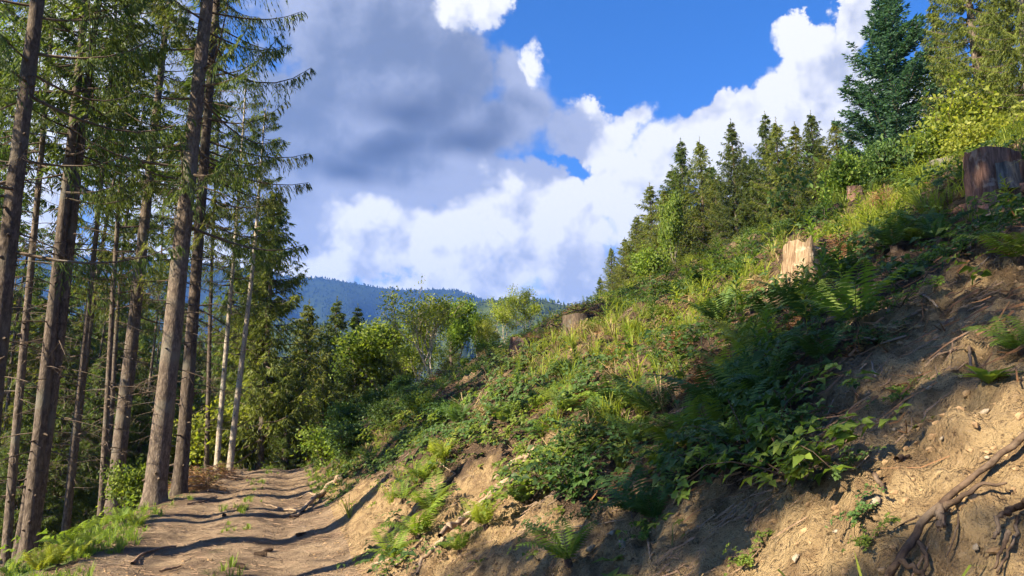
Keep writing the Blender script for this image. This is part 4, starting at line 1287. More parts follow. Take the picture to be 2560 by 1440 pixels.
P, s_, t_ = ground_points(60000, 1.5, 8, -2, 16)
r_ = np.hypot(P[:, 0], P[:, 1]); px = project(P)
nz = fbm(P[:, 0] * 1.1, P[:, 1] * 1.1, 261, 3)
prob = np.clip(0.16 + 0.9 * nz, 0.02, 1) * np.clip(6 / np.maximum(r_, 3), 0, 1)
k = rg.uniform(size=len(P)) < prob * 0.75
stuff('twig_litter', litter(P[k], rg, (0.06, 0.34), (0.0012, 0.0042)), MAT['deadwood'], 'thin dead twigs and roots littering the bare bank', 'twigs')
P, s_, t_ = ground_points(7000, -1.8, 1.7, 5, 30)
k = rg.uniform(size=len(P)) < 0.5
stuff('track_litter', litter(P[k], rg, (0.05, 0.30), (0.0015, 0.005)), MAT['deadwood'], 'small twigs and bark lying on the dirt track', 'twigs')

P, s_, t_ = ground_points(22000, 3.0, 13, -2, 30)
nz = fbm(P[:, 0] * 0.8 + 9, P[:, 1] * 0.8, 281, 3)
k = rg.uniform(size=len(P)) < np.clip(0.10 + 1.6 * nz, 0.03, 0.95) * np.clip(9 / np.hypot(P[:, 0], P[:, 1]), 0.3, 1)
stuff('slash_litter', litter(P[k], rg, (0.10, 0.42), (0.002, 0.007), 0.03), MAT['dryneedle'], 'rusty brown spruce slash lying among the plants of the upper bank', 'twigs')

def rock(seed, squash=0.6):
    rng = np.random.default_rng(seed)
    import bmesh
    bm = bmesh.new(); bmesh.ops.create_icosphere(bm, subdivisions=1, radius=1.0)
    V = np.array([v.co[:] for v in bm.verts]); F = np.array([[v.index for v in f.verts] for f in bm.faces]); bm.free()
    V = V * (1 + rng.uniform(-0.32, 0.22, (len(V), 1))) * np.array([1.0, rng.uniform(0.55, 0.9), squash])
    g = Geo(); g.add(V, F, rng.uniform(0, 1)); return g

def rock_mat(name, c1, c2):
    m, q = newmat(name)
    p = q.n('ShaderNodeNewGeometry').outputs['Position']
    n = q.noise(p, 18, 5, 0.6); n2 = q.noise(p, 90, 3, 0.6)
    finish(q, q.mix(q.step(n, 0.35, 0.68), c1, c2), 0.9, n2, 0.6, 0.01, spec=0.15)
    return m
MAT['clod'] = rock_mat('soil_clod', (0.20, 0.125, 0.066), (0.34, 0.225, 0.120))
MAT['stone'] = rock_mat('pale_stone', (0.20, 0.155, 0.105), (0.33, 0.27, 0.20))
ROCK = [rock(700 + k, 0.5 + 0.1 * k) for k in range(4)]
P, s_, t_ = ground_points(34000, 1.4, 6.5, -1, 13)
b = bare_at(P)
k = rg.uniform(size=len(P)) < (0.05 + 0.30 * b) * np.clip(6 / np.hypot(P[:, 0], P[:, 1]), 0, 1)
P2, s2_, t2_ = ground_points(9000, -1.6, 1.8, 5, 30)
k2 = rg.uniform(size=len(P2)) < np.clip(0.12 + 0.9 * fbm(P2[:, 0] * 0.7, P2[:, 1] * 0.7, 291, 3) + 0.25 * (np.abs(s2_) > 1.1), 0.02, 0.8) * np.clip(10 / np.hypot(P2[:, 0], P2[:, 1]), 0.2, 1)
stuff('track_gravel', scatter(ROCK, P2[k2], rg, 0.007, 0.026, 0.6), MAT['clod'], 'loose gravel and crumbs of earth on the dirt track', 'gravel')
stuff('soil_clods', scatter(ROCK, P[k], rg, 0.005, 0.022, 0.6), MAT['clod'], 'crumbs and clods of sandy soil on the bare bank', 'soil')

# ------------------------------------------------------------------ stumps
def wood_mat(name, c1, c2, c3, sc=(26, 26, 3.0)):
    m, q = newmat(name)
    tc = q.n('ShaderNodeTexCoord').outputs['Object']
    mp = q.n('ShaderNodeMapping', i={0: tc, 3: sc}).outputs[0]
    n1 = q.noise(mp, 1.0, 6, 0.65, dist=0.3)
    n3 = q.noise(tc, 6.0, 4, 0.6)
    col = q.mix(q.step(n1, 0.34, 0.66), c1, c2)
    col = q.mix(q.step(n3, 0.54, 0.66), col, c3)
    finish(q, col, 0.9, n1, 0.9, 0.015, spec=0.15)
    return m
MAT['stump_red'] = wood_mat('reddish_stump_bark', (0.065, 0.034, 0.026), (0.20, 0.110, 0.080), (0.24, 0.17, 0.13))
MAT['stump_pale'] = wood_mat('bleached_stump_wood', (0.12, 0.07, 0.04), (0.31, 0.22, 0.135), (0.38, 0.30, 0.21))
MAT['stump_dark'] = wood_mat('dark_stump_bark', (0.035, 0.026, 0.020), (0.12, 0.085, 0.060), (0.09, 0.08, 0.06))
MAT['stump_grey'] = wood_mat('grey_stump_bark', (0.06, 0.052, 0.046), (0.17, 0.15, 0.13), (0.12, 0.105, 0.09))
MAT['cut'] = wood_mat('cut_wood', (0.22, 0.15, 0.09), (0.38, 0.28, 0.18), (0.16, 0.11, 0.07), (9, 9, 9))
MAT['cut_red'] = wood_mat('weathered_red_cut', (0.13, 0.065, 0.05), (0.24, 0.13, 0.10), (0.09, 0.05, 0.04), (9, 9, 9))
MAT['rootwood'] = wood_mat('root_bark', (0.045, 0.028, 0.020), (0.115, 0.076, 0.050), (0.16, 0.115, 0.08), (20, 20, 20))
MAT['rootpale'] = wood_mat('pale_root_wood', (0.16, 0.105, 0.065), (0.36, 0.26, 0.175), (0.26, 0.19, 0.13), (16, 16, 16))

def stump(seed, px, pbase, ptop, wpx, bark, cut, label, jag=0.07, rootn=5, tilt=0.0, r=None, roots=True, patch=None):
    rng = np.random.default_rng(seed)
    P0 = hit(px, pbase) if r is None else None
    if P0 is None:
        q = at_dist(px, pbase, r or 14.0); P0 = on_ground(q[0], q[1])
    dist = np.linalg.norm(P0 - CAM)
    R = 0.5 * wpx * dist / FPX; H = (pbase - ptop) * dist / FPX * 1.05
    n, m = 28, 9
    a = np.linspace(0, 2 * np.pi, n, endpoint=False)
    lob = 1 + 0.07 * np.sin(3 * a + rng.uniform(0, 6)) + 0.05 * np.sin(7 * a + rng.uniform(0, 6)) + rng.normal(0, 0.02, n)
    top = H * (1 + jag * rng.normal(0, 1, n) * 0.8 + jag * 2.2 * np.sin(a + rng.uniform(0, 6)))
    e = empty('tree_stump', P0)
    V = []
    for k in range(m):
        f = k / (m - 1)
        fl = 1 + 0.42 * np.exp(-f * H / 0.09) * (1 + 0.45 * np.sin(rootn * a + 1.3))
        rr = R * lob * fl * (1 - 0.05 * f) * (1 + rng.normal(0, 0.035, n))
        V.append(np.stack([rr * np.cos(a), rr * np.sin(a), -0.28 + (top + 0.28) * f], -1))
    V = np.array(V).reshape(-1, 3)
    i = np.arange(m - 1)[:, None] * n; j = np.arange(n)[None, :]; k2 = (j + 1) % n
    F = np.stack([i + j, i + k2, i + n + k2, i + n + j], -1).reshape(-1, 4)
    g = Geo(); g.add(V, F, 0.5)
    link('bark', g.mesh('bark', bark, True), e)
    # rough top, in three rings
    rim = V[-n:]
    rings = [rim]
    for f in (0.72, 0.4):
        rg_ = rim.copy(); rg_[:, :2] *= f; rg_[:, 2] = H * (0.97 + jag * rng.normal(0, 0.9, n)) * (0.5 + 0.5 * 1) + (rim[:, 2] - H) * f
        rings.append(rg_)
    VT = np.concatenate(rings + [np.array([[0, 0, H * 0.95]])])
    FT = []
    for q_ in range(2):
        for jj in range(n):
            FT.append([q_ * n + jj, q_ * n + (jj + 1) % n, (q_ + 1) * n + (jj + 1) % n, (q_ + 1) * n + jj])
    g = Geo(); g.add(VT, np.array(FT), 0.5)
    g.f.append(np.array([[2 * n + jj, 2 * n + (jj + 1) % n, 3 * n] for jj in range(n)])); g.mi.append(np.zeros(n, np.int32))
    link('cut_top', g.mesh('cut_top', cut), e)
    if roots:
        nr = gnormal(P0)[0]
        for k in range(rootn):
            aa = 2 * np.pi * k / rootn + rng.uniform(-0.3, 0.3)
            o = np.array([math.cos(aa), math.sin(aa)])
            L = R * rng.uniform(1.4, 2.6); pts = []
            for f in np.linspace(0.55, 1, 6):
                x, y = P0[:2] + o * L * f + rng.normal(0, 0.01, 2)
                pts.append(np.array([x, y, ground_h(x, y) + R * 0.22 * (1.1 - f) * (1 if f < 0.95 else -0.5)]) - P0)
            V, F = tube(pts, np.linspace(R * 0.24, R * 0.06, 6), 7, wob=0.08, rng=rng)
            g = Geo(); g.add(V, F, 0.5); link('root', g.mesh('root', bark, True), e)
    if patch is not None:
        # strip of bare grey wood where the bark has come away, a few millimetres proud
        aa = np.linspace(patch[0], patch[1], 7); V = []
        for f in np.linspace(patch[2], patch[3], 6):
            rr = R * 1.06 * np.interp(aa % (2 * np.pi), a, lob, period=2 * np.pi) * (1 + 0.30 * np.exp(-f * H / 0.09))
            V.append(np.stack([rr * np.cos(aa) , rr * np.sin(aa), H * f + rng.normal(0, 0.012, 7)], -1))
        V = np.array(V).reshape(-1, 3)
        i = np.arange(5)[:, None] * 7; j = np.arange(6)[None, :]
        F = np.stack([i + j, i + j + 1, i + 8 + j, i + 7 + j], -1).reshape(-1, 4)
        g = Geo(); g.add(V, F, 0.5); link('bare_wood', g.mesh('bare_wood', MAT['stump_grey'], True), e)
    e.rotation_euler = (tilt, tilt * 0.6, 0)
    tag(e, label, 'stump', 'old tree stumps')
    return P0

STUMPS = {}
STUMPS['reddish'] = stump(800, 2492, 505, 404, 108, MAT['stump_red'], MAT['cut_red'], 'big reddish-brown stump with peeling bark at the right edge', 0.03, 5, patch=(4.2, 5.2, 0.1, 0.65))
STUMPS['bleached'] = stump(801, 2008, 690, 630, 86, MAT['stump_pale'], MAT['stump_pale'], 'bleached splintered pale stump in sunlight halfway up the bank', 0.11, 5, tilt=0.08)
STUMPS['grassy'] = stump(802, 1446, 832, 792, 80, MAT['stump_dark'], MAT['cut'], 'dark stump capped with dry brown litter on the skyline', 0.02, 5)
stump(803, 1302, 888, 850, 52, MAT['stump_red'], MAT['cut_red'], 'small brown stump with dead twigs below the airy trees', 0.05, 4)
stump(804, 2142, 512, 484, 34, MAT['stump_red'], MAT['cut'], 'little brown stump on the skyline left of the fir', 0.04, 4, r=16)
stump(805, 2360, 398, 374, 62, MAT['stump_grey'], MAT['stump_grey'], 'low dark grey stump on the skyline right of the fir', 0.05, 4, r=17)
stump(806, 342, 1275, 1240, 34, MAT['stump_dark'], MAT['cut'], 'small dark stump at the left foot of the thickest spruce', 0.04, 4)

# grey broken root stock below the reddish stump
def px_path(pts, lift=0.01):
    out = []
    for (x, y) in pts:
        p = hit(x, y)
        if p is None: continue
        out.append(p + gnormal(p)[0] * lift)
    return np.array(out)

def smooth_path(P, n):
    d = np.concatenate([[0], np.cumsum(np.linalg.norm(np.diff(P, axis=0), axis=1))])
    u = np.linspace(0, d[-1], n)
    Q = np.stack([np.interp(u, d, P[:, k]) for k in range(3)], -1)
    for _ in range(2):
        Q[1:-1] = (Q[:-2] + 2 * Q[1:-1] + Q[2:]) / 4
    return Q

def root_geo(P, r0, r1, seed, sides=8, n=18, wob=0.10, jit=0.35):
    rng = np.random.default_rng(seed)
    Q = smooth_path(P, n); Q[1:-1] += rng.normal(0, 1, (n - 2, 3)) * r0 * jit
    V, F = tube(Q, np.linspace(r0, r1, n) * (1 + rng.normal(0, 0.07, n)), sides, wob=wob, rng=rng)
    g = Geo(); g.add(V, F, 0.5); return g

def root_thing(name, main, r0, r1, branches, mat, label, cat, seed, lift=0.03):
    P = px_path(main, lift)
    e = empty(name, P[0])
    def local(g):
        for v in g.v: v -= P[0]
        return g
    link('main_root', local(root_geo(P, r0, r1, seed)).mesh('main_root', mat, True), e)
    for k, (pts, a, b, l2) in enumerate(branches):
        Q = px_path(pts, l2)
        if len(Q) < 2: continue
        link('side_root', local(root_geo(Q, a, b, seed + k + 1, 6, 12)).mesh('side_root', mat, True), e)
    return tag(e, label, cat, 'exposed roots')

root_thing('exposed_root', [(2600, 1085), (2530, 1140), (2470, 1190), (2405, 1240), (2355, 1290), (2318, 1320), (2300, 1370), (2262, 1415), (2230, 1470)], 0.010, 0.013,
           [([(2372, 1290), (2420, 1255), (2470, 1232), (2530, 1225)], 0.012, 0.004, 0.03), ([(2366, 1288), (2369, 1320), (2368, 1350)], 0.014, 0.010, 0.04),
            ([(2300, 1360), (2330, 1400), (2320, 1450)], 0.010, 0.004, 0.02), ([(2262, 1410), (2300, 1430), (2330, 1470)], 0.012, 0.005, 0.02),
            ([(2400, 1245), (2400, 1330), (2370, 1400)], 0.005, 0.002, 0.012), ([(2350, 1295), (2290, 1300), (2240, 1330)], 0.005, 0.002, 0.012)],
           MAT['rootwood'], 'thick dark root running down the bare bank at lower right', 'root', 820)
root_thing('exposed_root', [(2590, 1270), (2545, 1288), (2515, 1305), (2508, 1340), (2500, 1365)], 0.012, 0.005,
           [([(2530, 1340), (2512, 1385), (2492, 1430)], 0.008, 0.003, 0.015), ([(2550, 1300), (2540, 1370), (2500, 1440)], 0.006, 0.003, 0.015)],
           MAT['rootwood'], 'forked thin root hanging at the lower right corner', 'root', 840)
root_thing('exposed_root', [(1345, 1130), (1305, 1172), (1272, 1222), (1222, 1236), (1190, 1290), (1150, 1308), (1105, 1352)], 0.050, 0.022,
           [([(1330, 1150), (1280, 1185), (1240, 1215)], 0.035, 0.02, 0.10), ([(1215, 1255), (1185, 1300), (1160, 1320)], 0.025, 0.012, 0.03), ([(1110, 1350), (1060, 1400), (1045, 1440)], 0.022, 0.014, 0.02)],
           MAT['rootpale'], 'pale weathered root lying down the sunlit gully', 'root', 850, 0.05)
root_thing('exposed_root', [(868, 1195), (830, 1215), (800, 1245), (765, 1275), (725, 1300)], 0.075, 0.03,
           [([(800, 1245), (775, 1235), (740, 1250)], 0.03, 0.01, 0.03), ([(760, 1280), (700, 1275), (660, 1262)], 0.025, 0.01, 0.02)],
           MAT['rootpale'], 'dead grey-brown root at the right edge of the track', 'root', 860, 0.06)
root_thing('exposed_root', [(2492, 548), (2470, 560), (2450, 585), (2438, 610), (2425, 640)], 0.035, 0.012,
           [([(2470, 560), (2500, 575), (2520, 600)], 0.025, 0.01, 0.03), ([(2462, 570), (2475, 590), (2480, 610)], 0.022, 0.012, 0.03)],
           MAT['rootpale'], 'bleached branching root below the reddish stump', 'root', 870, 0.05)

# ------------------------------------------------------------------ sticks, stones, cones
STICKS = [  # pixel path, radius, material, label
    ([(330, 1412), (352, 1388), (385, 1374), (440, 1368)], 0.022, 'deadwood', 'curved grey stick lying on the left half of the track'),
    ([(262, 1358), (300, 1370)], 0.026, 'deadwood', 'short thick branch at the left verge of the track'),
    ([(520, 1228), (570, 1236)], 0.035, 'rootpale', 'pale piece of wood on the track below the brush pile'),
    ([(470, 1262), (510, 1255), (540, 1240)], 0.022, 'deadwood', 'thin branch lying across the left rut'),
    ([(400, 1432), (452, 1418)], 0.020, 'deadwood', 'straight stick at the bottom edge of the track'),
    ([(2308, 738), (2330, 752), (2346, 772)], 0.011, 'rootpale', 'pale bent stick on the shaded upper bank'),
    ([(2330, 890), (2420, 880)], 0.012, 'rootwood', 'brown stick lying level on the upper bare bank'),
    ([(2426, 870), (2432, 930)], 0.008, 'deadwood', 'thin upright dead stalk on the upper bare bank'),
    ([(2180, 905), (2190, 945)], 0.006, 'deadwood', 'thin drooping stalk above the lit soil patch'),
    ([(2270, 800), (2310, 775)], 0.012, 'rootwood', 'slanting brown stick above the bare bank'),
    ([(2190, 1190), (2215, 1230)], 0.010, 'rootwood', 'short brown stick in the lit soil patch'),
    ([(2245, 1152), (2275, 1145)], 0.012, 'rootwood', 'dark chip of wood on the lit soil patch'),
    ([(1420, 1318), (1500, 1312), (1560, 1300)], 0.006, 'rootpale', 'long thin pale root across the lower middle bank'),
    ([(1620, 1345), (1628, 1400)], 0.009, 'rootpale', 'splintered upright sliver at the foot of the bank'),
    ([(1490, 1250), (1530, 1190), (1560, 1170)], 0.010, 'rootwood', 'reddish broken branch below the fern hollow'),
    ([(1075, 1125), (1100, 1160), (1140, 1185)], 0.010, 'rootpale', 'pale bent twig sticking out of the leaves above the lit ferns'),
    ([(1060, 1260), (1110, 1210), (1140, 1185)], 0.012, 'rootpale', 'pale stick slanting down from the bent twig'),
    ([(990, 1420), (1040, 1370), (1060, 1345)], 0.014, 'rootpale', 'sunlit stick at the toe of the bank'),
    ([(930, 1415), (975, 1400)], 0.016, 'rootpale', 'pale root end poking out at the bank toe'),
    ([(1300, 1225), (1320, 1205)], 0.030, 'rootpale', 'pale cut root end at the top of the sunlit gully'),
    ([(1160, 1430), (1195, 1405)], 0.012, 'rootwood', 'short stick at the bottom of the sunlit gully'),
    ([(1870, 1300), (1900, 1340), (1910, 1370)], 0.008, 'rootwood', 'thin dark stem on the lower middle soil'),
    ([(1240, 920), (1300, 880), (1340, 860)], 0.020, 'deadwood', 'grey branch leaning on the small brown stump'),
    ([(1960, 1215), (2010, 1150)], 0.007, 'rootpale', 'slender stick leaning below the dark bramble clump'),
]
for i, (pts, r, mk, lab) in enumerate(STICKS):
    P = px_path(pts, r * 0.7)
    if len(P) < 2: continue
    g = root_geo(P, r, r * 0.6, 880 + i, 6, 9, 0.08, 0.25)
    for v in g.v: v -= P[0]
    o = link('fallen_stick', g.mesh('fallen_stick', MAT[mk], True), None, P[0])
    tag(o, lab, 'stick', 'fallen sticks')

STONES = [(1530, 1335, 30, 'flat pale stone in the lower middle bank, upper of a close group'), (1556, 1362, 34, 'broad pale stone below the upper one of the close group'), (1478, 1372, 30, 'pale stone left of the close group'),
          (1452, 1350, 18, 'small stone left of the pale stones'), (2190, 1255, 34, 'pale stone at the edge of the lit soil patch'), (2140, 1158, 20, 'white flat stone left in the lit soil patch'),
          (2355, 1097, 14, 'tiny white stone right of the lit soil patch'), (2325, 970, 18, 'grey stone on the upper bare bank'), (2300, 935, 14, 'small grey stone above the other upper stone'),
          (2465, 1030, 22, 'pale stone under the broadleaved rosette'), (2235, 1075, 16, 'flat stone in the middle of the lit patch'), (1720, 1330, 20, 'brownish stone on the lower middle bank'),
          (2468, 1145, 16, 'curved white stone above the thick root'), (1990, 1395, 22, 'stone on the lit soil at the bottom of the bank'), (2090, 1330, 18, 'stone half buried left of the thick root'), (2440, 1370, 20, 'yellowish stone below the thick root')]
for i, (x, y, w, lab) in enumerate(STONES):
    P = hit(x, y); d = np.linalg.norm(P - CAM); sc = 0.5 * w * d / FPX
    g = rock(900 + i, 0.5)
    o = link('stone', g.mesh('stone', MAT['stone'] if i != 11 else MAT['clod'], i % 2 == 0), None, P + gnormal(P)[0] * sc * 0.15)
    o.scale = (sc, sc, sc)
    o.rotation_mode = 'QUATERNION'; o.rotation_quaternion = Vector((0, 0, 1)).rotation_difference(Vector(gnormal(P)[0])) @ Matrix.Rotation(i * 1.7, 3, 'Z').to_quaternion()
    tag(o, lab, 'stone', 'stones in the bank')

def cone_mesh():
    """spruce cone: overlapping rows of scales"""
    g = Geo(); rng = np.random.default_rng(3)
    for k in range(9):
        f = (k + 0.5) / 9; r = 0.018 * math.sin(math.pi * (0.12 + 0.80 * f)) ** 0.7
        a = np.arange(8) * 2 * np.pi / 8 + k * 0.39
        o = np.stack([0 * a, np.cos(a), np.sin(a)], -1)
        V, F = diamonds(o * r * 0.6 + np.array([0.11 * f, 0, 0]), o * 0.8 + np.array([0.8, 0, 0]), 0.022, 0.016, rng, roll=o + np.array([0, 0.001, 0]), mid=0.6)
        V[:, 0] -= 0.055; g.add(V, F, rng.uniform(0, 1))
    V, F = tube([[-0.055, 0, 0], [-0.02, 0, 0], [0.03, 0, 0], [0.058, 0, 0]], [0.008, 0.014, 0.012, 0.002], 8); g.add(V, F, 0.3)
    return g.mesh('spruce_cone', MAT['rootwood'])
CONE = cone_mesh()
CONES = [(648, 1388, 'spruce cone on the track, left of the close pair'), (668, 1378, 'spruce cone on the track, right of the close pair'), (600, 1418, 'spruce cone near the bottom of the track'), (755, 1338, 'spruce cone at the right side of the track'), (560, 1290, 'spruce cone farther up the middle of the track')]
for i, (x, y, lab) in enumerate(CONES):
    P = hit(x, y); o = link('spruce_cone', CONE, None, P + np.array([0, 0, 0.012])); o.rotation_euler = (0, 0, i * 1.3); o.scale = (1.5, 1.5, 1.5)
    tag(o, lab, 'cone', 'spruce cones on the track')

# ------------------------------------------------------------------ brush pile beside the track and heaps of dead branches
def heap(name, px, py, wpx, hpx, n, seed, label, needle=1200, mat='dryneedle', stick='deadwood', lenf=0.9, r=None, hang=0.0, cat='brush', group='heaps of dead branches'):
    rng = np.random.default_rng(seed)
    P0 = hit(px, py) if r is None else None
    if P0 is None:
        q = at_dist(px, py, r or 15); P0 = on_ground(q[0], q[1])
    d = np.linalg.norm(P0 - CAM); Wm = wpx * d / FPX; Hm = hpx * d / FPX
    e = empty(name, P0)
    for k in range(n):
        c = np.array([rng.normal(0, Wm * 0.26), rng.normal(0, Wm * 0.22), 0])
        c[2] = ground_h(P0[0] + c[0], P0[1] + c[1]) - P0[2] + rng.uniform(0.05, 0.75) * Hm * math.exp(-(c[0] ** 2 + c[1] ** 2) / (Wm * 0.45) ** 2)
        a = rng.uniform(0, np.pi * 2); dr = nrm([math.cos(a), math.sin(a), rng.uniform(-0.35, 0.45) - hang])
        L = Wm * lenf * rng.uniform(0.3, 0.8)
        pts = np.array([c - dr * L / 2, c + rng.normal(0, 0.03, 3) * L, c + dr * L / 2 + np.array([0, 0, -hang * L * 0.3])])
        gz = ground_h(P0[0] + pts[:, 0], P0[1] + pts[:, 1]) - P0[2]
        pts[:, 2] = np.maximum(pts[:, 2], gz + 0.01)
        rr = rng.uniform(0.006, 0.018) * (0.5 + Wm * 0.35)
        V, F = tube(pts, [rr, rr * 0.9, rr * 0.4], 5, wob=0.1, rng=rng)
        g = Geo(); g.add(V, F, 0.5); link('stick', g.mesh('stick', MAT[stick], True), e)
    if needle:
        x = rng.normal(0, Wm * 0.25, needle); y = rng.normal(0, Wm * 0.2, needle)
        z = ground_h(P0[0] + x, P0[1] + y) - P0[2] + rng.uniform(0, 0.8, needle) ** 1.3 * Hm * np.exp(-(x ** 2 + y ** 2) / (Wm * 0.42) ** 2)
        b = np.stack([x, y, z], -1)
        dr = rand_dirs(rng, needle, -0.6 - hang, 0.7 - hang)
        V, F = diamonds(b, dr, rng.uniform(0.05, 0.22, needle) * (0.5 + 0.5 * Wm), rng.uniform(0.004, 0.014, needle) * (0.6 + 0.5 * Wm), rng)
        g = Geo(); g.add(V, F, np.repeat(rng.uniform(0, 1, needle), 4))
        o = link('dead_needles', g.mesh('dead_needles', MAT[mat]), e); o['kind'] = 'stuff'
    tag(e, label, cat, group)

heap('brush_pile', 478, 1225, 130, 70, 46, 1000, 'brown brush pile of cut branches left of the track', 2600)
heap('brush_pile', 545, 1195, 105, 45, 30, 1001, 'smaller heap of branches at the far end of the brush pile', 1500)
heap('brush_pile', 1098, 950, 60, 55, 12, 1002, 'reddish heap of dead spruce twigs at the pale tree foot', 1300)
heap('brush_pile', 1765, 945, 105, 80, 18, 1003, 'thick brown heap of dead twigs on the sunny bank', 2600)
heap('brush_pile', 1205, 1040, 55, 90, 14, 1004, 'pale dry stalks hanging down the bank in a bundle', 900, 'drygrass', 'rootpale', hang=0.9)
heap('brush_pile', 1440, 815, 130, 75, 16, 1005, 'rusty dead branches spilling from the dark skyline stump', 1800)
heap('brush_pile', 1325, 868, 60, 45, 14, 1006, 'dull brown twigs around the small brown stump', 700, 'dryneedle', 'deadwood')
heap('brush_pile', 2335, 520, 110, 60, 10, 1007, 'dry straw and twigs left of the reddish stump', 1800, 'drygrass')
heap('brush_pile', 2205, 515, 80, 45, 8, 1008, 'small dry brown tangle on the skyline below the fir', 1200, 'dryneedle')
heap('brush_pile', 1650, 735, 110, 50, 6, 1009, 'mound of dry yellow litter on the ridge below the hill spruces', 1600, 'drygrass')
heap('brush_pile', 1530, 905, 90, 35, 7, 1012, 'rusty twigs among grass below the skyline stump', 900)
heap('brush_pile', 1690, 855, 80, 30, 6, 1013, 'brown needle patch left above the thick brown heap', 900)
heap('brush_pile', 1880, 720, 90, 30, 6, 1014, 'dry brown patch left of the bleached stump', 900, 'drygrass')
heap('brush_pile', 2105, 640, 100, 30, 6, 1015, 'brown twigs right of the bleached stump', 900)
heap('brush_pile', 1450, 1000, 70, 30, 6, 1016, 'reddish needle patch above the sunlit gully', 700)
heap('brush_pile', 1980, 830, 110, 30, 7, 1017, 'dull needle patch in the shade below the bleached stump', 900)
heap('brush_pile', 1560, 1215, 60, 60, 9, 1010, 'broken reddish twigs below the fern hollow', 250, 'dryneedle', 'rootwood', hang=0.4)
heap('brush_pile', 2215, 840, 110, 30, 9, 1011, 'thin scatter of dead stalks on the shaded bank under the upright fern', 250, 'drygrass', 'deadwood')

# ------------------------------------------------------------------ ferns, stalks and clumps, each a plant of its own
LAND = {'the bleached stump': (2008, 650), 'the reddish stump': (2490, 450), 'the skyline stump': (1446, 790), 'the brown twig heap': (1765, 910), 'the sunlit gully': (1240, 1280), 'the fern hollow': (1640, 1080),
        'the thick dark root': (2380, 1270), 'the hanging dry bundle': (1205, 1020), 'the lit soil patch': (2200, 1130), 'the thickest spruce foot': (385, 1265), 'the track crest': (690, 1185), 'the fir foot': (2215, 400)}
def label_plants(kind, phrase, cat, group, items):
    """items: (object, base point); a label singles each out by its rank from the landmark it stands closest to"""
    px = np.array([project(p)[0] for _, p in items])
    names = list(LAND)
    D = np.stack([np.hypot(px[:, 0] - LAND[n][0], px[:, 1] - LAND[n][1]) for n in names], 1)
    rank = D.argsort(0).argsort(0) + 1
    for i, (o, p) in enumerate(items):
        k = int(np.lexsort((D[i], rank[i]))[0])
        tag(o, '%s, %s nearest of the %s to %s' % (phrase(i), '' if rank[i, k] == 1 else ordinal(int(rank[i, k])), kind, names[k]), cat, group)
        o['label'] = o['label'].replace(',  nearest', ', nearest')

FERN = [fern_geo(1100 + k, n=6 + k % 3, L=0.6, arch=[0.5, 0.65, 0.45, 0.75][k], pin=16) for k in range(4)]
FERN_M = [[g.mesh('frond', MAT['leaf'] if k != 2 else MAT['leaf_yellow']) for g in FERN[k]] for k in range(4)]
FERN_D = [[g.mesh('frond', MAT['leaf_dark']) for g in FERN[k]] for k in range(4)]
def clod_crown():
    g = Geo(); V, F = tube([[0, 0, -0.05], [0, 0, 0.02], [0, 0, 0.05]], [0.05, 0.04, 0.008], 8, wob=0.15); g.add(V, F, 0.3); return g.mesh('rootstock', MAT['rootwood'], True)
CROWN = clod_crown()
FERNS = [  # pixel, frond length m, bright (0) or dark (1)
    (1085, 1280, 0.55, 0), (1050, 1345, 0.60, 0), (1215, 1315, 0.38, 0), (1150, 1380, 0.36, 0), (1060, 1200, 0.45, 0), (985, 1400, 0.45, 0), (1110, 1150, 0.5, 0), (1010, 1250, 0.45, 0),
    (1640, 1040, 0.62, 1), (1560, 1030, 0.58, 1), (1820, 1035, 0.60, 1), (1700, 1130, 0.50, 0), (1780, 1110, 0.5, 0), (1850, 1115, 0.45, 1), (1600, 1110, 0.42, 1), (1660, 1165, 0.40, 0), (1500, 1060, 0.5, 1),
    (1890, 1000, 0.5, 0), (1850, 965, 0.55, 0), (1590, 1285, 0.45, 1), (1420, 1405, 0.35, 0), (1310, 1260, 0.35, 1), (1640, 1300, 0.35, 1),
    (2040, 800, 0.62, 1), (2145, 815, 0.55, 0), (1940, 985, 0.50, 1), (1880, 880, 0.62, 0), (1965, 1030, 0.42, 1), (2295, 610, 0.5, 0), (2345, 600, 0.55, 1), (2235, 620, 0.55, 1),
    (2555, 880, 0.28, 0), (2552, 650, 0.36, 0), (2110, 690, 0.5, 1), (1990, 760, 0.55, 1), (1930, 800, 0.6, 1), 
    (60, 1395, 0.55, 0), (165, 1370, 0.5, 0), (130, 1330, 0.5, 0), (215, 1330, 0.45, 0), (28, 1440, 0.5, 0), (305, 1305, 0.4, 0), (100, 1430, 0.4, 0), (10, 1380, 0.5, 0), (255, 1320, 0.35, 0), (75, 1350, 0.5, 0), (195, 1395, 0.4, 0), (240, 1365, 0.35, 0), (340, 1320, 0.35, 0), (50, 1320, 0.5, 0), (145, 1415, 0.4, 0),
    (1340, 1090, 0.5, 1), (1270, 1060, 0.5, 0), (1420, 1030, 0.5, 0), (1150, 1060, 0.55, 1), (1010, 1110, 0.55, 1), (930, 1150, 0.5, 0), (1755, 720, 0.6, 0), (1800, 810, 0.6, 1), (2060, 900, 0.4, 1)]
items = []
for i, (x, y, L, dk) in enumerate(FERNS):
    P = hit(x, y)
    if P is None: continue
    e = empty('fern', P); sc = L / 0.6
    for me in (FERN_D if dk else FERN_M)[i % 4]:
        c = link('frond', me, e); c.scale = (sc, sc, sc)
    c = link('rootstock', CROWN, e); c.scale = (sc, sc, sc)
    nv = nrm(gnormal(P)[0] * 0.45 + np.array([0, 0, 0.55]))
    e.rotation_mode = 'QUATERNION'; e.rotation_quaternion = Vector((0, 0, 1)).rotation_difference(Vector(nv)) @ Matrix.Rotation(i * 2.1, 3, 'Z').to_quaternion()
    items.append((e, P))
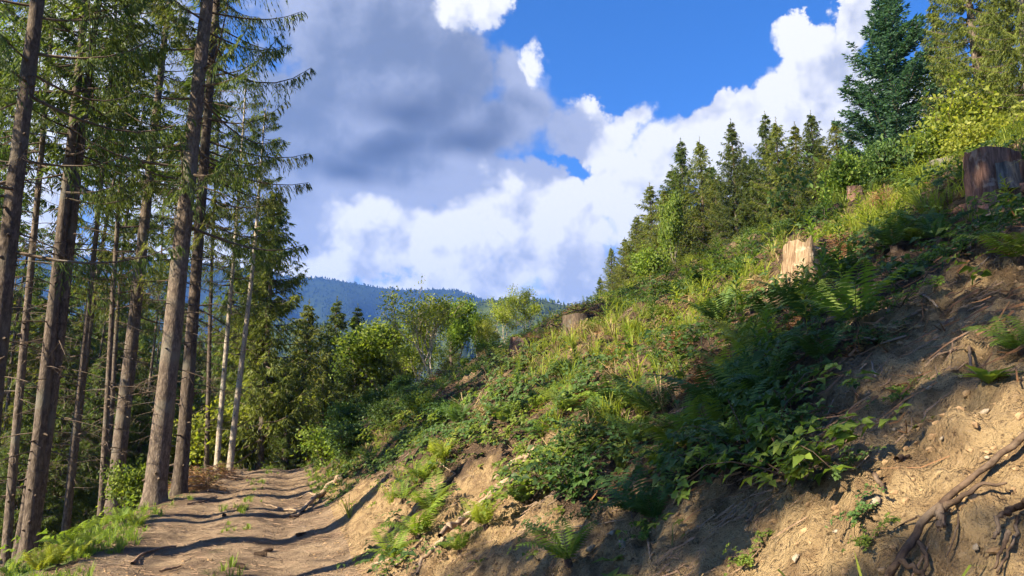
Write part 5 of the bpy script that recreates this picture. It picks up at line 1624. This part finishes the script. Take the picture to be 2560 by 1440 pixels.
label_plants('ferns', lambda i: ('bright green fern', 'dark green fern')[FERNS[i][3]] + (' with long fronds' if FERNS[i][2] > 0.57 else ' with short fronds' if FERNS[i][2] < 0.42 else ''), 'fern', 'ferns', items)

HB = []
for k in range(5):
    a, b = herb_geo(1200 + k, H=0.9, n=30 + 4 * k, leaf=0.12 + 0.012 * k, w=0.15 + 0.02 * (k % 2))
    HB.append((a.mesh('stalk', MAT['limb'] if k % 2 else MAT['leaf']), b.mesh('leaves', [MAT['leaf'], MAT['leaf_dark'], MAT['leaf_yellow'], MAT['leaf_dark'], MAT['leaf']][k])))
HERBS = [(1830, 745, 1.0), (1838, 810, 0.9), (1885, 680, 0.9), (1460, 765, 0.5), (1480, 760, 0.45), (1690, 905, 0.7), (1640, 860, 0.7), (1665, 925, 0.6), (1575, 900, 0.6), (1290, 835, 0.9), (1312, 845, 0.7), (1350, 840, 0.7), (1365, 830, 0.6),
         (2040, 660, 0.8), (2165, 575, 0.7), (2210, 560, 0.7), (2100, 620, 0.7), (1935, 640, 0.8), (1780, 740, 0.8), (1760, 690, 0.8), (1730, 740, 0.7), (1805, 700, 0.9), (1850, 660, 0.9), (1910, 620, 0.9), (1990, 590, 0.8), (2025, 575, 0.7), (2060, 560, 0.8),
         (2330, 440, 0.9), (2290, 450, 0.8), (2400, 430, 0.7), (2250, 470, 0.8), (2140, 560, 0.6), (2185, 640, 0.6), (2050, 820, 0.8), (2020, 830, 0.7), (1990, 800, 0.6), (1860, 1010, 0.5), (1900, 960, 0.6), (1925, 940, 0.6), (1940, 920, 0.5),
         (1540, 800, 0.8), (1510, 830, 0.6), (1620, 790, 0.7), (1670, 750, 0.8), (1700, 800, 0.7), (1750, 830, 0.7), (1440, 930, 0.5), (1400, 880, 0.6), (1380, 950, 0.5), (1250, 930, 0.7), (1190, 960, 0.7), (1230, 980, 0.6), (1140, 1000, 0.7), (1590, 960, 0.5),
         (2540, 560, 0.6), (2520, 540, 0.5), (2420, 480, 0.6), (2550, 470, 0.7), (1860, 830, 0.6), (1810, 870, 0.6), (1770, 850, 0.5), (1640, 930, 0.5), (1340, 970, 0.6), (1290, 960, 0.6), (2330, 560, 0.5), (2110, 745, 0.6), (2070, 740, 0.7)]
items = []
for i, (x, y, H) in enumerate(HERBS):
    P = hit(x, y)
    if P is None: continue
    e = empty('leafy_stalk', P); st, lv = HB[(i * 3) % 5]; sc = H / 0.9 * 0.8
    for nm, me in (('stalk', st), ('leaves', lv)):
        c = link(nm, me, e); c.scale = (sc * 1.1, sc * 1.1, sc)
    e.rotation_euler = (0.06 * math.sin(i * 1.9), 0.08 * math.cos(i * 2.3), i * 1.1)
    items.append((e, P))
label_plants('stalks', lambda i: 'narrow-leaved green stalk', 'plant', 'leafy stalks on the bank', items)

# bramble clumps big enough to stand out
CL = []
for k in range(4):
    rng = np.random.default_rng(1300 + k); gw, gl = Geo(), Geo()
    for j in range(9):
        a = rng.uniform(0, 6.28); L = rng.uniform(0.35, 0.75); u = np.linspace(0, 1, 6); o = np.array([math.cos(a), math.sin(a), 0])
        p = np.outer(u * L, o) + np.array([0, 0, 1.0]) * (0.42 * L * np.sin(u * 2.4) * rng.uniform(0.5, 1.4))[:, None]
        V, F = tube(p, 0.004 * (1.2 - u), 4, rng=rng); gw.add(V, F, 0.4)
        m = 13; uu = np.repeat(rng.uniform(0.1, 1, m), 3); b = np.stack([np.interp(uu, u, p[:, q]) for q in range(3)], -1)
        yaw = np.repeat(rng.uniform(0, 6.28, m), 3) + np.tile([-1.2, 0, 1.2], m)
        d = np.stack([np.cos(yaw), np.sin(yaw), rng.uniform(-0.4, 0.3, 3 * m)], -1); l = 0.066 * rng.uniform(0.7, 1.35, 3 * m)
        b = b + np.repeat(rng.normal(0, 0.03, (m, 3)), 3, 0)
        V, F = leaves(b, d, nrm(np.array([0, 0, 1.0]) + rng.normal(0, 0.3, (3 * m, 3))), l, l * 0.66); gl.add(V, F, np.repeat(np.clip(rng.normal(0.45, 0.22, 3 * m), 0, 1), 5))
    CL.append((gw.mesh('stems', MAT['rootwood']), gl.mesh('leaves', [MAT['leaf_dark'], MAT['leaf'], MAT['leaf_dark'], MAT['leaf']][k])))
CLUMPS = [(1910, 1180, 1.0), (1990, 1200, 0.9), (1860, 1165, 0.9), (1380, 1220, 1.0), (1430, 1250, 0.9), (1350, 1180, 0.8), (1470, 1200, 0.8), (1390, 1140, 0.8), (1450, 1130, 0.9), (1260, 1100, 0.9), (1180, 1090, 1.0),
          (1120, 1050, 1.1), (1050, 1060, 1.2), (980, 1080, 1.2), (920, 1100, 1.1), (870, 1120, 1.0), (1060, 1000, 1.2), (1000, 1030, 1.2), (1280, 1010, 0.9), (1340, 1030, 0.8), (1500, 1110, 0.8), (1560, 1130, 0.8), (1720, 1180, 0.7), (1790, 1170, 0.7), (2000, 1120, 0.5),
          (1930, 1090, 0.7), (1300, 920, 0.9), (1240, 1000, 0.9), (940, 1160, 0.9), (880, 1180, 0.7), (2480, 600, 0.5), (2400, 640, 0.5), (2280, 690, 0.5), (2250, 770, 0.45), (2200, 860, 0.35), (2260, 1000, 0.25), (2150, 1290, 0.18), (2185, 1350, 0.16), (1350, 1330, 0.3),
          (1620, 1340, 0.28), (1470, 1290, 0.35), (1880, 1400, 0.22), (2110, 1180, 0.3), (1510, 1010, 0.8), (1440, 990, 0.8), (1960, 860, 0.6), (2080, 850, 0.5), (1740, 1050, 0.7)]
items = []
for i, (x, y, sc) in enumerate(CLUMPS):
    P = hit(x, y)
    if P is None: continue
    e = empty('bramble_clump', P)
    for nm, me in zip(('stems', 'leaves'), CL[i % 4]):
        c = link(nm, me, e); c.scale = (sc, sc, sc)
    nv = nrm(gnormal(P)[0] * 0.7 + np.array([0, 0, 0.3]))
    e.rotation_mode = 'QUATERNION'; e.rotation_quaternion = Vector((0, 0, 1)).rotation_difference(Vector(nv)) @ Matrix.Rotation(i * 1.7, 3, 'Z').to_quaternion()
    items.append((e, P))
label_plants('brambles', lambda i: 'trailing bramble clump', 'plant', 'bramble clumps on the bank', items)

# the broad-leaved rosette on the bare bank and the dark sapling against the hill spruces
P = hit(2472, 960); e = empty('leaf_rosette', P); rng = np.random.default_rng(5)
for k in range(13):
    a = k * 0.72; g = Geo(); d = np.array([[math.cos(a), math.sin(a), 0.75 + 0.3 * (k % 2)]])
    V, F = leaves([[0, 0, 0]], d, (0, 0, 1), 0.11 + 0.02 * (k % 3), 0.05, 0.12, 0.35); g.add(V, F, rng.uniform(0.4, 0.9)); link('leaf', g.mesh('leaf', MAT['leaf']), e)
tag(e, 'broad-leaved green rosette alone on the bare bank at right', 'plant')
P = hit(2000, 575); sp = broadleaf(1400, 1.5, 2, 0.6, 130, 0.15, MAT['leaf_dark'], MAT['limb'], first=0.5, depth=2, thick=0.012)
place('sapling', [('trunk', sp[0]), ('crown', sp[1])], P, 'dark sapling with few large leaves against the hill spruces', 'tree', None, scale=0.8)
